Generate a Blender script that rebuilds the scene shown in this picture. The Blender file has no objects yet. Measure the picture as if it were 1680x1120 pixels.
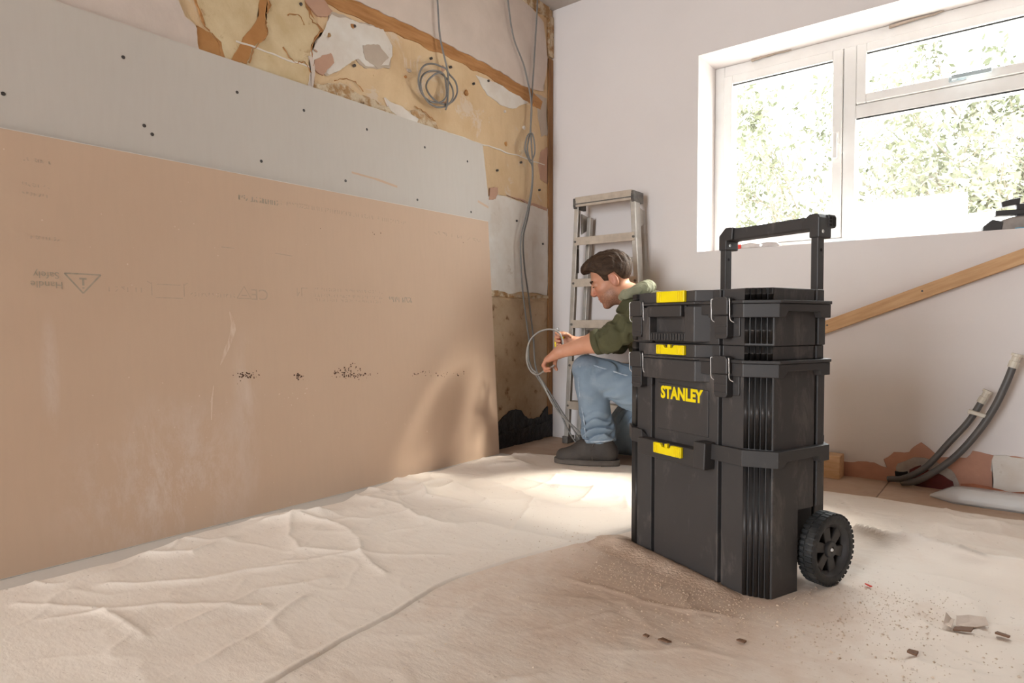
import bpy, bmesh, math, random
import numpy as np
from mathutils import Vector, Matrix, noise as mnoise

# ------------------------------------------------------------------ camera, world, light, exposure
sc = bpy.context.scene
COL = sc.collection
cam_d = bpy.data.cameras.new('camera'); cam = bpy.data.objects.new('camera', cam_d); COL.objects.link(cam)
cam_d.sensor_width = 36.0; cam_d.lens = 36.0 * 1038.5 / 1680.0
cam_d.clip_start = 0.02; cam_d.clip_end = 200
cam.location = (2.123, -3.031, 0.65)
cam.rotation_euler = (math.radians(90 - 1.655), 0, math.radians(38.6))
sc.camera = cam

vs = sc.view_settings
vs.view_transform = 'Standard'; vs.look = 'None'; vs.gamma = 1.0; vs.use_curve_mapping = False
vs.exposure = 0.86

w = bpy.data.worlds.new('sky'); sc.world = w; w.use_nodes = True
bg = w.node_tree.nodes['Background']
bg.inputs[0].default_value = (0.95, 0.99, 1.03, 1); bg.inputs[1].default_value = 10.0     # bright overcast sky

sun_d = bpy.data.lights.new('sun', 'SUN'); sun = bpy.data.objects.new('sun', sun_d); COL.objects.link(sun)
sun_d.energy = 11.0; sun_d.angle = math.radians(12); sun_d.color = (1.0, 0.93, 0.84)
sun.rotation_euler = Vector((-0.95, -1.0, -1.35)).to_track_quat('-Z', 'Y').to_euler()
sun.location = (4, 5, 6)

def portal(name, loc, rot, sx, sy):
    d = bpy.data.lights.new(name, 'AREA'); d.shape = 'RECTANGLE'; d.size = sx; d.size_y = sy
    d.cycles.is_portal = True
    o = bpy.data.objects.new(name, d); COL.objects.link(o); o.location = loc; o.rotation_euler = rot
portal('window_portal', (1.81, 0.34, 1.48), (math.radians(-90), 0, 0), 1.87, 0.96)
portal('fill_opening_portal', (0.85, -6.45, 1.2), (math.radians(90), 0, 0), 1.5, 2.3)  # invented opening behind the camera, added and sized for fill light
sc.cycles.max_bounces = 10; sc.cycles.diffuse_bounces = 6; sc.cycles.transparent_max_bounces = 12
sc.cycles.caustics_reflective = False; sc.cycles.caustics_refractive = False
sc.cycles.sample_clamp_indirect = 6.0

random.seed(7); rng = np.random.default_rng(7)
PI = math.pi

# ------------------------------------------------------------------ materials
def nt_new(name):
    m = bpy.data.materials.new(name); m.use_nodes = True
    nt = m.node_tree; b = nt.nodes['Principled BSDF']
    return m, nt, b
def N(nt, t, **kw):
    n = nt.nodes.new(t)
    for k, v in kw.items():
        if k in n.inputs: n.inputs[k].default_value = v
        else: setattr(n, k, v)
    return n
def L(nt, a, b): nt.links.new(a, b)
def c4(c): return (c[0], c[1], c[2], 1.0)
def coords(nt):
    return N(nt, 'ShaderNodeTexCoord').outputs['Object']
def noise(nt, co, scale, detail=5, rough=0.6, stretch=None, dist=0.0):
    if stretch:
        mp = N(nt, 'ShaderNodeMapping'); L(nt, co, mp.inputs[0]); mp.inputs['Scale'].default_value = stretch; co = mp.outputs[0]
    n = N(nt, 'ShaderNodeTexNoise', Scale=scale, Detail=detail, Roughness=rough, Distortion=dist); L(nt, co, n.inputs['Vector'])
    return n.outputs['Fac']
def ramp(nt, fac, a, b, c0=(0, 0, 0), c1=(1, 1, 1)):
    r = N(nt, 'ShaderNodeValToRGB'); L(nt, fac, r.inputs[0])
    r.color_ramp.elements[0].position = a; r.color_ramp.elements[1].position = b
    r.color_ramp.elements[0].color = c4(c0); r.color_ramp.elements[1].color = c4(c1)
    return r.outputs[0]
def mix(nt, fac, a, b, mode='MIX'):
    m = N(nt, 'ShaderNodeMix', data_type='RGBA', blend_type=mode)
    if isinstance(fac, (int, float)): m.inputs[0].default_value = fac
    else: L(nt, fac, m.inputs[0])
    for k, v in ((6, a), (7, b)):
        if isinstance(v, tuple): m.inputs[k].default_value = c4(v)
        else: L(nt, v, m.inputs[k])
    return m.outputs[2]
def math_(nt, op, a, b=None):
    n = N(nt, 'ShaderNodeMath', operation=op)
    for k, v in ((0, a), (1, b)):
        if v is None: continue
        if isinstance(v, (int, float)): n.inputs[k].default_value = v
        else: L(nt, v, n.inputs[k])
    return n.outputs[0]
def bump(nt, b, h, strength=0.3, dist=0.01):
    n = N(nt, 'ShaderNodeBump', Strength=strength, Distance=dist); L(nt, h, n.inputs['Height']); L(nt, n.outputs[0], b.inputs['Normal'])
def pm(name, col, rough=0.6, col2=None, ns=8.0, lo=0.35, hi=0.65, bs=None, bst=0.3, bd=0.005, metal=0.0, spec=0.5, stretch=None, dust=None):
    """plain procedural material: colour varied by noise, fine bump, optional pale dust smudges"""
    m, nt, b = nt_new(name); co = coords(nt)
    b.inputs['Roughness'].default_value = rough; b.inputs['Metallic'].default_value = metal
    b.inputs['Specular IOR Level'].default_value = spec
    col2 = col2 or tuple(0.85 * x for x in col)
    c = mix(nt, ramp(nt, noise(nt, co, ns, stretch=stretch), lo, hi), col, col2)
    if dust:
        f = ramp(nt, noise(nt, co, dust[1], 8, 0.7, dust[4] if len(dust) > 4 else None, 0.4), dust[2], dust[3])
        c = mix(nt, math_(nt, 'MULTIPLY', f, dust[5] if len(dust) > 5 else 0.6), c, dust[0])
    L(nt, c, b.inputs['Base Color'])
    if bs: bump(nt, b, noise(nt, co, bs, 6), bst, bd)
    return m
MAT = {}
MAT['plaster'] = pm('wall_plaster', (0.745, 0.70, 0.685), 0.8, (0.715, 0.67, 0.655), 1.6, bs=25, bst=0.12)
MAT['bare'] = pm('dark_unseen_wall', (0.26, 0.20, 0.165), 0.9, (0.21, 0.16, 0.13), 2)  # unseen walls, darkened to cut bounce onto the left boards
MAT['ceiling'] = pm('ceiling_paint', (0.50, 0.46, 0.42), 0.9)
MAT['upvc'] = pm('window_plastic', (0.80, 0.79, 0.77), 0.35, (0.74, 0.72, 0.69), 5)
MAT['gasket'] = pm('rubber_gasket', (0.02, 0.02, 0.02), 0.7)
MAT['black'] = pm('black_plastic', (0.036, 0.033, 0.033), 0.5, (0.043, 0.039, 0.038), 6, bs=320, bst=0.12, bd=0.001,
                  dust=((0.20, 0.17, 0.15), 9.0, 0.56, 0.74, (1.6, 1.6, 0.6), 0.5))
MAT['black2'] = pm('black_plastic_smooth', (0.031, 0.028, 0.028), 0.48, (0.036, 0.033, 0.032), 8, bs=250, bst=0.08, bd=0.001,
                  dust=((0.22, 0.19, 0.17), 22.0, 0.62, 0.8, None, 0.35))
MAT['rubber'] = pm('tyre_rubber', (0.016, 0.016, 0.016), 0.62, (0.05, 0.045, 0.04), 30, 0.5, 0.75, bs=120, bst=0.3)
MAT['yellow'] = pm('yellow_plastic', (0.85, 0.68, 0.0), 0.38, (0.80, 0.62, 0.0), 20)
MAT['chrome'] = pm('steel_wire', (0.80, 0.79, 0.77), 0.25, (0.72, 0.71, 0.69), metal=0.45)
MAT['alu'] = pm('ladder_aluminium', (0.50, 0.47, 0.43), 0.45, (0.40, 0.36, 0.31), 14, metal=0.55,
                dust=((0.62, 0.52, 0.42), 12, 0.52, 0.7))
MAT['step'] = pm('ladder_step_dusty', (0.55, 0.47, 0.38), 0.7, (0.44, 0.37, 0.30), 22, metal=0.15)
MAT['cap'] = pm('ladder_cap_plastic', (0.06, 0.055, 0.05), 0.6, (0.16, 0.14, 0.12), 25)
MAT['cable'] = pm('grey_cable', (0.20, 0.19, 0.18), 0.5, (0.16, 0.15, 0.14), 10)
MAT['cable_pale'] = pm('pale_grey_cable', (0.31, 0.295, 0.275), 0.5, (0.26, 0.245, 0.225), 10)
MAT['wood'] = pm('sawn_timber', (0.60, 0.37, 0.19), 0.65, (0.48, 0.27, 0.12), 6, stretch=(1.0, 10, 10), bs=60, bst=0.15)
MAT['wood_pale'] = pm('pale_timber_block', (0.72, 0.50, 0.30), 0.65, (0.58, 0.36, 0.19), 10, stretch=(1.0, 6, 6), bs=60, bst=0.2)
MAT['wood_dark'] = pm('old_brown_timber', (0.34, 0.17, 0.06), 0.75, (0.22, 0.10, 0.035), 6, stretch=(3, 3, 0.5), bs=30, bst=0.3)
MAT['floor'] = pm('subfloor_board', (0.50, 0.35, 0.25), 0.75, (0.40, 0.27, 0.185), 3, bs=40, bst=0.1,
                  dust=((0.62, 0.50, 0.40), 2.4, 0.45, 0.7))
MAT['pipe'] = pm('grey_pipe', (0.085, 0.08, 0.078), 0.45, (0.105, 0.098, 0.092), 8)
MAT['fitting'] = pm('cream_pipe_fitting', (0.66, 0.60, 0.50), 0.4)
MAT['brick'] = pm('exposed_brick', (0.46, 0.18, 0.10), 0.85, (0.33, 0.12, 0.07), 14, bs=30, bst=0.6)
MAT['mortar'] = pm('grey_mortar', (0.48, 0.42, 0.37), 0.9, (0.36, 0.30, 0.26), 16, bs=30, bst=0.6)
MAT['pinkplaster'] = pm('pink_bare_plaster', (0.55, 0.29, 0.20), 0.85, (0.46, 0.24, 0.17), 9, bs=30, bst=0.4)
MAT['hole'] = pm('hole_shade', (0.012, 0.010, 0.010), 0.9)  # near-black colour standing in for the shade inside holes
MAT['maroon'] = pm('maroon_brick', (0.13, 0.018, 0.014), 0.8, (0.09, 0.015, 0.012), 30, bs=40, bst=0.5)
MAT['gauge'] = pm('screw_head', (0.05, 0.04, 0.035), 0.5)

# dust sheets: cream cotton with brown dirt
def sheet_mat(name, base, base2, dirt, dlo, dhi, centre, radius):
    m, nt, b = nt_new(name); co = coords(nt)
    b.inputs['Roughness'].default_value = 0.85; b.inputs['Specular IOR Level'].default_value = 0.2
    c = mix(nt, ramp(nt, noise(nt, co, 2.2, 4), 0.35, 0.7), base, base2)
    d = ramp(nt, noise(nt, co, 3.5, 9, 0.72, None, 0.6), dlo, dhi)
    c = mix(nt, math_(nt, 'MULTIPLY', d, 0.55), c, dirt)
    # trodden-in plaster dirt where the boxes stand
    vm = N(nt, 'ShaderNodeVectorMath', operation='DISTANCE'); L(nt, co, vm.inputs[0]); vm.inputs[1].default_value = centre
    f = math_(nt, 'DIVIDE', vm.outputs['Value'], radius)
    f = math_(nt, 'ADD', f, math_(nt, 'MULTIPLY', math_(nt, 'SUBTRACT', noise(nt, co, 7, 8, 0.7), 0.5), 1.5))
    f = ramp(nt, f, 0.30, 1.0, (1, 1, 1), (0, 0, 0))
    c = mix(nt, math_(nt, 'MULTIPLY', f, 0.75), c, dirt)
    sp = ramp(nt, noise(nt, co, 90, 2, 0.5), 0.70, 0.74)
    c = mix(nt, math_(nt, 'MULTIPLY', sp, 0.35), c, (0.25, 0.15, 0.10))
    L(nt, c, b.inputs['Base Color'])
    h = math_(nt, 'ADD', math_(nt, 'MULTIPLY', noise(nt, co, 26, 7, 0.62, (1.0, 2.0, 1.0)), 1.0), math_(nt, 'MULTIPLY', noise(nt, co, 300, 2), 0.15))
    bump(nt, b, h, 0.22, 0.008)
    return m
MAT['sheet'] = sheet_mat('cotton_dust_sheet', (0.78, 0.70, 0.62), (0.75, 0.655, 0.57), (0.60, 0.44, 0.335), 0.52, 0.8, (1.40, -1.55, 0), 0.60)
MAT['sheet2'] = sheet_mat('cotton_dust_sheet_clean', (0.79, 0.715, 0.635), (0.77, 0.68, 0.595), (0.64, 0.50, 0.40), 0.58, 0.9, (9, 9, 0), 0.5)
MAT['dirt'] = pm('plaster_dirt', (0.50, 0.355, 0.26), 0.95, (0.62, 0.475, 0.37), 18, bs=120, bst=0.9, bd=0.006)
MAT['grit'] = pm('plaster_grit', (0.70, 0.58, 0.47), 0.9, (0.55, 0.41, 0.30), 40)
MAT['paper'] = pm('torn_paper', (0.60, 0.50, 0.42), 0.8, (0.50, 0.40, 0.33), 30)
MAT['bark_chip'] = pm('brown_chip', (0.17, 0.09, 0.05), 0.8)
MAT['red'] = pm('red_plastic', (0.6, 0.02, 0.01), 0.4)

# plasterboards
def board_mat(name, a, b2, dusty):
    m, nt, b = nt_new(name); co = coords(nt)
    b.inputs['Roughness'].default_value = 0.7; b.inputs['Specular IOR Level'].default_value = 0.3
    c = mix(nt, ramp(nt, noise(nt, co, 1.3, 4), 0.3, 0.7), a, b2)
    c = mix(nt, math_(nt, 'MULTIPLY', ramp(nt, noise(nt, co, 60, 3, 0.5, (1, 1, 0.15)), 0.4, 0.7), 0.05), c, (0.35, 0.26, 0.2))
    for ctr, rad, st, amt, sc_ in dusty:
        mp = N(nt, 'ShaderNodeMapping'); L(nt, co, mp.inputs[0]); mp.inputs['Location'].default_value = tuple(-k for k in ctr)
        mp2 = N(nt, 'ShaderNodeMapping'); L(nt, mp.outputs[0], mp2.inputs[0]); mp2.inputs['Scale'].default_value = st
        ln = N(nt, 'ShaderNodeVectorMath', operation='LENGTH'); L(nt, mp2.outputs[0], ln.inputs[0])
        f = ramp(nt, ln.outputs['Value'], 0.3 * rad, rad, (1, 1, 1), (0, 0, 0))
        f = math_(nt, 'MULTIPLY', f, ramp(nt, noise(nt, co, sc_, 12, 0.78, (1, 1.0, 0.45), 0.25), 0.46, 0.66))
        c = mix(nt, math_(nt, 'MULTIPLY', f, amt), c, (0.80, 0.72, 0.66))
    L(nt, c, b.inputs['Base Color'])
    bump(nt, b, noise(nt, co, 90, 4), 0.05, 0.002)
    return m
MAT['board_brown'] = board_mat('brown_plasterboard_paper', (0.60, 0.435, 0.315), (0.57, 0.405, 0.29), [
    ((0.1, -1.55, 0.17), 0.36, (1, 1, 1.2), 0.65, 5.0), ((0.1, -1.85, 0.5), 0.2, (1, 7, 0.9), 0.8, 2.5),
    ((0.1, -1.3, 0.42), 0.25, (1, 4, 1), 0.4, 5), ((0.1, -2.3, 0.75), 0.5, (1, 2, 1), 0.12, 40)])
MAT['board_grey'] = board_mat('grey_plasterboard_paper', (0.57, 0.52, 0.465), (0.545, 0.50, 0.45), [])
MAT['gypsum'] = pm('gypsum_edge', (0.74, 0.70, 0.64), 0.8)
MAT['print'] = pm('board_print', (0.31, 0.28, 0.215), 0.8, (0.42, 0.34, 0.255), 60, 0.3, 0.6)
MAT['print_faint'] = pm('board_print_faint', (0.42, 0.325, 0.24), 0.8, (0.52, 0.385, 0.28), 60, 0.3, 0.6)
MAT['mould'] = pm('dark_mould', (0.10, 0.05, 0.03), 0.9)
MAT['scuff'] = pm('pale_scuff', (0.70, 0.56, 0.45), 0.8, (0.60, 0.435, 0.315), 70, 0.42, 0.60, stretch=(1, 1, 0.3))

# stripped left wall
def wall_left_mat():
    m, nt, b = nt_new('stripped_wall'); co = coords(nt)
    b.inputs['Roughness'].default_value = 0.85; b.inputs['Specular IOR Level'].default_value = 0.2
    sx = N(nt, 'ShaderNodeSeparateXYZ'); L(nt, co, sx.inputs[0]); y, z = sx.outputs[1], sx.outputs[2]
    rag = math_(nt, 'MULTIPLY', math_(nt, 'SUBTRACT', noise(nt, co, 9, 8, 0.7), 0.5), 0.12)
    zz = math_(nt, 'ADD', z, rag)
    c = mix(nt, ramp(nt, noise(nt, co, 2.6, 6), 0.35, 0.68), (0.72, 0.545, 0.345), (0.58, 0.40, 0.23))
    c = mix(nt, math_(nt, 'MULTIPLY', ramp(nt, noise(nt, co, 5, 9, 0.72, None, 0.8), 0.56, 0.62), 0.7), c, (0.66, 0.56, 0.46))
    c = mix(nt, math_(nt, 'MULTIPLY', ramp(nt, noise(nt, co, 11, 8, 0.7, None, 0.5), 0.66, 0.72), 0.6), c, (0.36, 0.19, 0.09))
    c = mix(nt, math_(nt, 'MULTIPLY', ramp(nt, noise(nt, co, 3, 5, 0.6, (1, 6, 0.7)), 0.55, 0.75), 0.3), c, (0.50, 0.33, 0.20))
    # damp brown plaster at the foot
    low = mix(nt, ramp(nt, noise(nt, co, 4, 7, 0.65), 0.35, 0.65), (0.56, 0.42, 0.28), (0.42, 0.29, 0.175))
    low = mix(nt, ramp(nt, noise(nt, co, 16, 6, 0.6), 0.6, 0.7), low, (0.22, 0.12, 0.06))
    c = mix(nt, ramp(nt, zz, 0.775, 0.785, (1, 1, 1), (0, 0, 0)), c, low)
    L(nt, c, b.inputs['Base Color'])
    bump(nt, b, noise(nt, co, 14, 9, 0.7), 0.5, 0.012)
    return m
MAT['wall_left'] = wall_left_mat()
MAT['p_white'] = pm('old_white_paint', (0.64, 0.54, 0.475), 0.8, (0.57, 0.48, 0.42), 5, bs=20, bst=0.3)
MAT['p_greywhite'] = pm('skim_plaster', (0.72, 0.68, 0.63), 0.85, (0.64, 0.57, 0.50), 7, bs=20, bst=0.4,
                        dust=((0.40, 0.27, 0.17), 9, 0.62, 0.72))
MAT['p_orange'] = pm('orange_undercoat', (0.46, 0.225, 0.075), 0.85, (0.38, 0.17, 0.05), 10, bs=30, bst=0.3)
MAT['p_strip'] = pm('brown_adhesive_strip', (0.47, 0.235, 0.085), 0.85, (0.33, 0.145, 0.045), 9, stretch=(1, 0.6, 5), bs=40, bst=0.5)
MAT['p_pink'] = pm('pink_undercoat', (0.50, 0.30, 0.21), 0.85, (0.45, 0.27, 0.19), 12, bs=20, bst=0.3)
MAT['p_taupe'] = pm('taupe_paint_patch', (0.45, 0.36, 0.29), 0.85, (0.50, 0.42, 0.34), 12, bs=20, bst=0.3)
MAT['p_cream'] = pm('cream_distemper', (0.66, 0.53, 0.335), 0.85, (0.56, 0.42, 0.24), 10, bs=25, bst=0.5,
                    dust=((0.36, 0.20, 0.09), 14, 0.60, 0.68))
MAT['p_mould'] = pm('mouldy_plaster', (0.40, 0.23, 0.10), 0.9, (0.62, 0.50, 0.35), 22, 0.42, 0.56, bs=35, bst=1.0, bd=0.015,
                    dust=((0.07, 0.04, 0.025), 26, 0.60, 0.66, None, 0.9))
MAT['p_black'] = pm('black_damp_proofing', (0.014, 0.012, 0.011), 0.6, (0.05, 0.035, 0.025), 12, 0.5, 0.8, bs=20, bst=1.0, bd=0.02)

# glass, exterior
def glass_mat():
    m = bpy.data.materials.new('window_glass'); m.use_nodes = True; nt = m.node_tree; nt.nodes.clear()
    o = N(nt, 'ShaderNodeOutputMaterial'); t = N(nt, 'ShaderNodeBsdfTransparent'); g = N(nt, 'ShaderNodeBsdfGlossy', Roughness=0.02)
    t.inputs[0].default_value = (0.97, 0.98, 0.97, 1)
    mx = N(nt, 'ShaderNodeMixShader'); mx.inputs[0].default_value = 0.05
    L(nt, t.outputs[0], mx.inputs[1]); L(nt, g.outputs[0], mx.inputs[2]); L(nt, mx.outputs[0], o.inputs[0])
    return m
MAT['glass'] = glass_mat()
def film_mat():
    m = bpy.data.materials.new('clear_plastic_wrap'); m.use_nodes = True; nt = m.node_tree; nt.nodes.clear()
    co = coords(nt)
    o = N(nt, 'ShaderNodeOutputMaterial'); t = N(nt, 'ShaderNodeBsdfTransparent'); g = N(nt, 'ShaderNodeBsdfPrincipled')
    g.inputs['Base Color'].default_value = (0.80, 0.80, 0.79, 1); g.inputs['Roughness'].default_value = 0.18
    bump(nt, g, noise(nt, co, 30, 4, 0.5, (0.3, 2, 2)), 0.5, 0.01)
    mx = N(nt, 'ShaderNodeMixShader'); mx.inputs[0].default_value = 0.45
    L(nt, t.outputs[0], mx.inputs[1]); L(nt, g.outputs[0], mx.inputs[2]); L(nt, mx.outputs[0], o.inputs[0])
    return m
MAT['film'] = film_mat()
MAT['leaf'] = pm('pale_leaf', (0.16, 0.17, 0.105), 0.6, (0.22, 0.225, 0.155), 3)
MAT['leaf2'] = pm('dark_leaf', (0.105, 0.115, 0.068), 0.6, (0.15, 0.16, 0.10), 3)
MAT['twig'] = pm('pale_branch', (0.22, 0.19, 0.14), 0.8, (0.15, 0.125, 0.09), 6)
MAT['lawn'] = pm('bounce_ground', (0.60, 0.57, 0.52), 0.9, (0.52, 0.50, 0.46), 2)  # ground out of view, made pale to bounce light up to the soffit
MAT['tarp'] = pm('white_tarpaulin', (0.85, 0.84, 0.81), 0.5, (0.78, 0.77, 0.74), 3, bs=6, bst=0.4)

# person
def skin_mat():
    m, nt, b = nt_new('skin'); co = coords(nt)
    b.inputs['Roughness'].default_value = 0.5
    b.inputs['Subsurface Weight'].default_value = 0.12; b.inputs['Subsurface Radius'].default_value = (0.012, 0.005, 0.003); b.inputs['Subsurface Scale'].default_value = 0.5
    c = mix(nt, ramp(nt, noise(nt, co, 16, 4), 0.35, 0.7), (0.56, 0.285, 0.18), (0.50, 0.23, 0.14))
    at = N(nt, 'ShaderNodeAttribute', attribute_name='stubble')
    f = math_(nt, 'MULTIPLY', at.outputs['Fac'], ramp(nt, noise(nt, co, 260, 3), 0.3, 0.6))
    c = mix(nt, math_(nt, 'MULTIPLY', f, 0.7), c, (0.15, 0.075, 0.045))
    at2 = N(nt, 'ShaderNodeAttribute', attribute_name='blush')
    c = mix(nt, math_(nt, 'MULTIPLY', at2.outputs['Fac'], 0.5), c, (0.50, 0.15, 0.09))
    L(nt, c, b.inputs['Base Color']); return m
MAT['skin'] = skin_mat()
MAT['hair'] = pm('brown_hair', (0.030, 0.017, 0.010), 0.62, (0.070, 0.040, 0.023), 60, stretch=(0.25, 1.8, 0.6), bs=160, bst=0.6, bd=0.004, spec=0.2)
MAT['shirt'] = pm('olive_cotton', (0.085, 0.082, 0.035), 0.85, (0.062, 0.06, 0.026), 7, bs=40, bst=0.3)
MAT['collar'] = pm('pale_olive_hood', (0.30, 0.30, 0.20), 0.85, (0.24, 0.24, 0.16), 12, bs=60, bst=0.4)
MAT['jeans'] = pm('faded_denim', (0.20, 0.265, 0.335), 0.85, (0.13, 0.185, 0.25), 5, bs=200, bst=0.25, bd=0.002,
                  dust=((0.34, 0.39, 0.43), 6, 0.5, 0.75))
MAT['seam'] = pm('denim_seam', (0.40, 0.46, 0.52), 0.85, (0.22, 0.28, 0.36), 60)
MAT['boot'] = pm('dark_suede_boot', (0.040, 0.033, 0.029), 0.75, (0.055, 0.045, 0.038), 14, bs=60, bst=0.4)
MAT['sole'] = pm('boot_sole_rubber', (0.085, 0.068, 0.056), 0.7, (0.12, 0.10, 0.08), 20)
MAT['eye'] = pm('eye_dark', (0.03, 0.02, 0.015), 0.2)
MAT['toolred'] = pm('tool_handle_red', (0.45, 0.03, 0.02), 0.4)
MAT['toolsteel'] = pm('tool_steel', (0.25, 0.24, 0.23), 0.35, metal=0.8)
MAT['sillgrey'] = pm('worn_tool_metal', (0.34, 0.30, 0.27), 0.45, (0.26, 0.22, 0.2), 20, metal=0.3)
MAT['clearplastic'] = pm('bluish_plastic', (0.45, 0.52, 0.55), 0.25)
MAT['bluetape'] = pm('blue_sheet', (0.10, 0.32, 0.48), 0.5)
MAT['whitebag'] = pm('white_plastic_bag', (0.78, 0.78, 0.76), 0.4, bs=30, bst=0.6)

# ------------------------------------------------------------------ mesh helpers
class MB:
    def __init__(s): s.v = []; s.f = []
    def add(s, vs_, fs):
        o = len(s.v); s.v += [tuple(p) for p in vs_]; s.f += [tuple(i + o for i in f) for f in fs]; return s
    def box(s, x0, x1, y0, y1, z0, z1, M=None):
        p = [(x, y, z) for z in (z0, z1) for y in (y0, y1) for x in (x0, x1)]
        if M is not None: p = [tuple(M @ Vector(q)) for q in p]
        return s.add(p, [(0, 2, 3, 1), (4, 5, 7, 6), (0, 1, 5, 4), (2, 6, 7, 3), (0, 4, 6, 2), (1, 3, 7, 5)])
    def prism(s, pts, z0, z1, top=1.0, ctr=(0, 0)):
        n = len(pts)
        b = [(x, y, z0) for x, y in pts]; t = [((x - ctr[0]) * top + ctr[0], (y - ctr[1]) * top + ctr[1], z1) for x, y in pts]
        return s.add(b + t, [tuple(range(n - 1, -1, -1)), tuple(range(n, 2 * n))] + [(i, (i + 1) % n, n + (i + 1) % n, n + i) for i in range(n)])
    def prism_axis(s, pts, a0, a1, axis):
        """outline in the two other axes, extruded along axis ('x' or 'y')"""
        n = len(pts)
        if axis == 'x': b = [(a0, p, q) for p, q in pts]; t = [(a1, p, q) for p, q in pts]
        else: b = [(p, a0, q) for p, q in pts]; t = [(p, a1, q) for p, q in pts]
        fl = [tuple(range(n - 1, -1, -1)), tuple(range(n, 2 * n))] + [(i, (i + 1) % n, n + (i + 1) % n, n + i) for i in range(n)]
        return s.add(b + t, fl)
    def tube(s, path, r, seg=8, cap=True):
        P = [Vector(p) for p in path]; n = len(P)
        R = r if isinstance(r, (list, tuple)) else [r] * n
        vs_ = []; prev = None
        for i in range(n):
            t = (P[min(i + 1, n - 1)] - P[max(i - 1, 0)]).normalized()
            if prev is None:
                a = Vector((0, 0, 1)) if abs(t.z) < 0.9 else Vector((1, 0, 0))
                u = t.cross(a).normalized()
            else:
                u = (prev - t * prev.dot(t)).normalized()
            prev = u; v = t.cross(u)
            for k in range(seg):
                an = 2 * PI * k / seg
                vs_.append(P[i] + (u * math.cos(an) + v * math.sin(an)) * R[i])
        fs = [(i * seg + k, i * seg + (k + 1) % seg, (i + 1) * seg + (k + 1) % seg, (i + 1) * seg + k) for i in range(n - 1) for k in range(seg)]
        if cap: fs += [tuple(range(seg - 1, -1, -1)), tuple((n - 1) * seg + k for k in range(seg))]
        return s.add(vs_, fs)
    def lathe(s, prof, seg, axis='x', ctr=(0, 0, 0), closed=True):
        """prof: list of (axial, radius)"""
        n = len(prof); vs_ = []
        for k in range(seg):
            a = 2 * PI * k / seg; ca, sa = math.cos(a), math.sin(a)
            for h, r in prof:
                q = {'x': (h, r * ca, r * sa), 'y': (r * ca, h, r * sa), 'z': (r * ca, r * sa, h)}[axis]
                vs_.append((q[0] + ctr[0], q[1] + ctr[1], q[2] + ctr[2]))
        m = n if closed else n - 1
        fs = [(k * n + i, k * n + (i + 1) % n, ((k + 1) % seg) * n + (i + 1) % n, ((k + 1) % seg) * n + i) for k in range(seg) for i in range(m)]
        return s.add(vs_, fs)
    def build(s, name, mat, parent=None, smooth=False, bevel=0.0, seg=2, label=None):
        me = bpy.data.meshes.new(name); me.from_pydata(s.v, [], s.f)
        bm = bmesh.new(); bm.from_mesh(me); bmesh.ops.recalc_face_normals(bm, faces=bm.faces); bm.to_mesh(me); bm.free()
        return link(name, me, mat, parent, smooth, bevel, seg, label)
def link(name, me, mat, parent=None, smooth=False, bevel=0.0, seg=2, label=None):
    o = bpy.data.objects.new(name, me); COL.objects.link(o)
    if mat is not None and not me.materials: me.materials.append(MAT[mat] if isinstance(mat, str) else mat)
    if smooth: me.polygons.foreach_set('use_smooth', [True] * len(me.polygons))
    if bevel:
        b = o.modifiers.new('bevel', 'BEVEL'); b.width = bevel; b.segments = seg; b.limit_method = 'ANGLE'; b.angle_limit = 0.6
    if parent is not None: o.parent = parent
    if label: o['label'] = label
    return o
def thing(name, label, cat, loc=(0, 0, 0), rotz=0.0, group=None):
    o = bpy.data.objects.new(name, None); COL.objects.link(o); o.location = loc; o.rotation_euler = (0, 0, rotz)
    o.empty_display_size = 0.05
    return tag(o, label, cat, group)
def tag(o, label, cat, group=None, kind=None):
    o['label'] = label; o['category'] = cat
    if group: o['group'] = group
    if kind: o['kind'] = kind
    return o
def struct(o, label=None, cat=None):
    o['kind'] = 'structure'
    if label: o['label'] = label
    if cat: o['category'] = cat
    return o
def spline(pts, n=8):
    P = [np.array(p, float) for p in pts]; P = [2 * P[0] - P[1]] + P + [2 * P[-1] - P[-2]]; out = []
    for i in range(1, len(P) - 2):
        for k in range(n):
            t = k / n; a, b, c, d = P[i - 1:i + 3]
            out.append(0.5 * ((2 * b) + (c - a) * t + (2 * a - 5 * b + 4 * c - d) * t * t + (3 * b - a - 3 * c + d) * t ** 3))
    out.append(P[-2]); return [tuple(p) for p in out]
def place(o, loc, rz=0): o.location = loc; o.rotation_euler = (0, 0, rz); return o
# ------------------------------------------------------------------ room shell
FZ = -0.0125; CZ = 2.443
XR, YF = 4.4, -6.4
WX0, WX1, WZ0, WZ1 = 0.876, 2.75, 1.003, 1.963
floor = struct(MB().box(-0.2, XR + 0.2, YF - 0.2, 0.3, FZ - 0.1, FZ).build('floor', 'floor'), 'bare brown subfloor boards')
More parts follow.
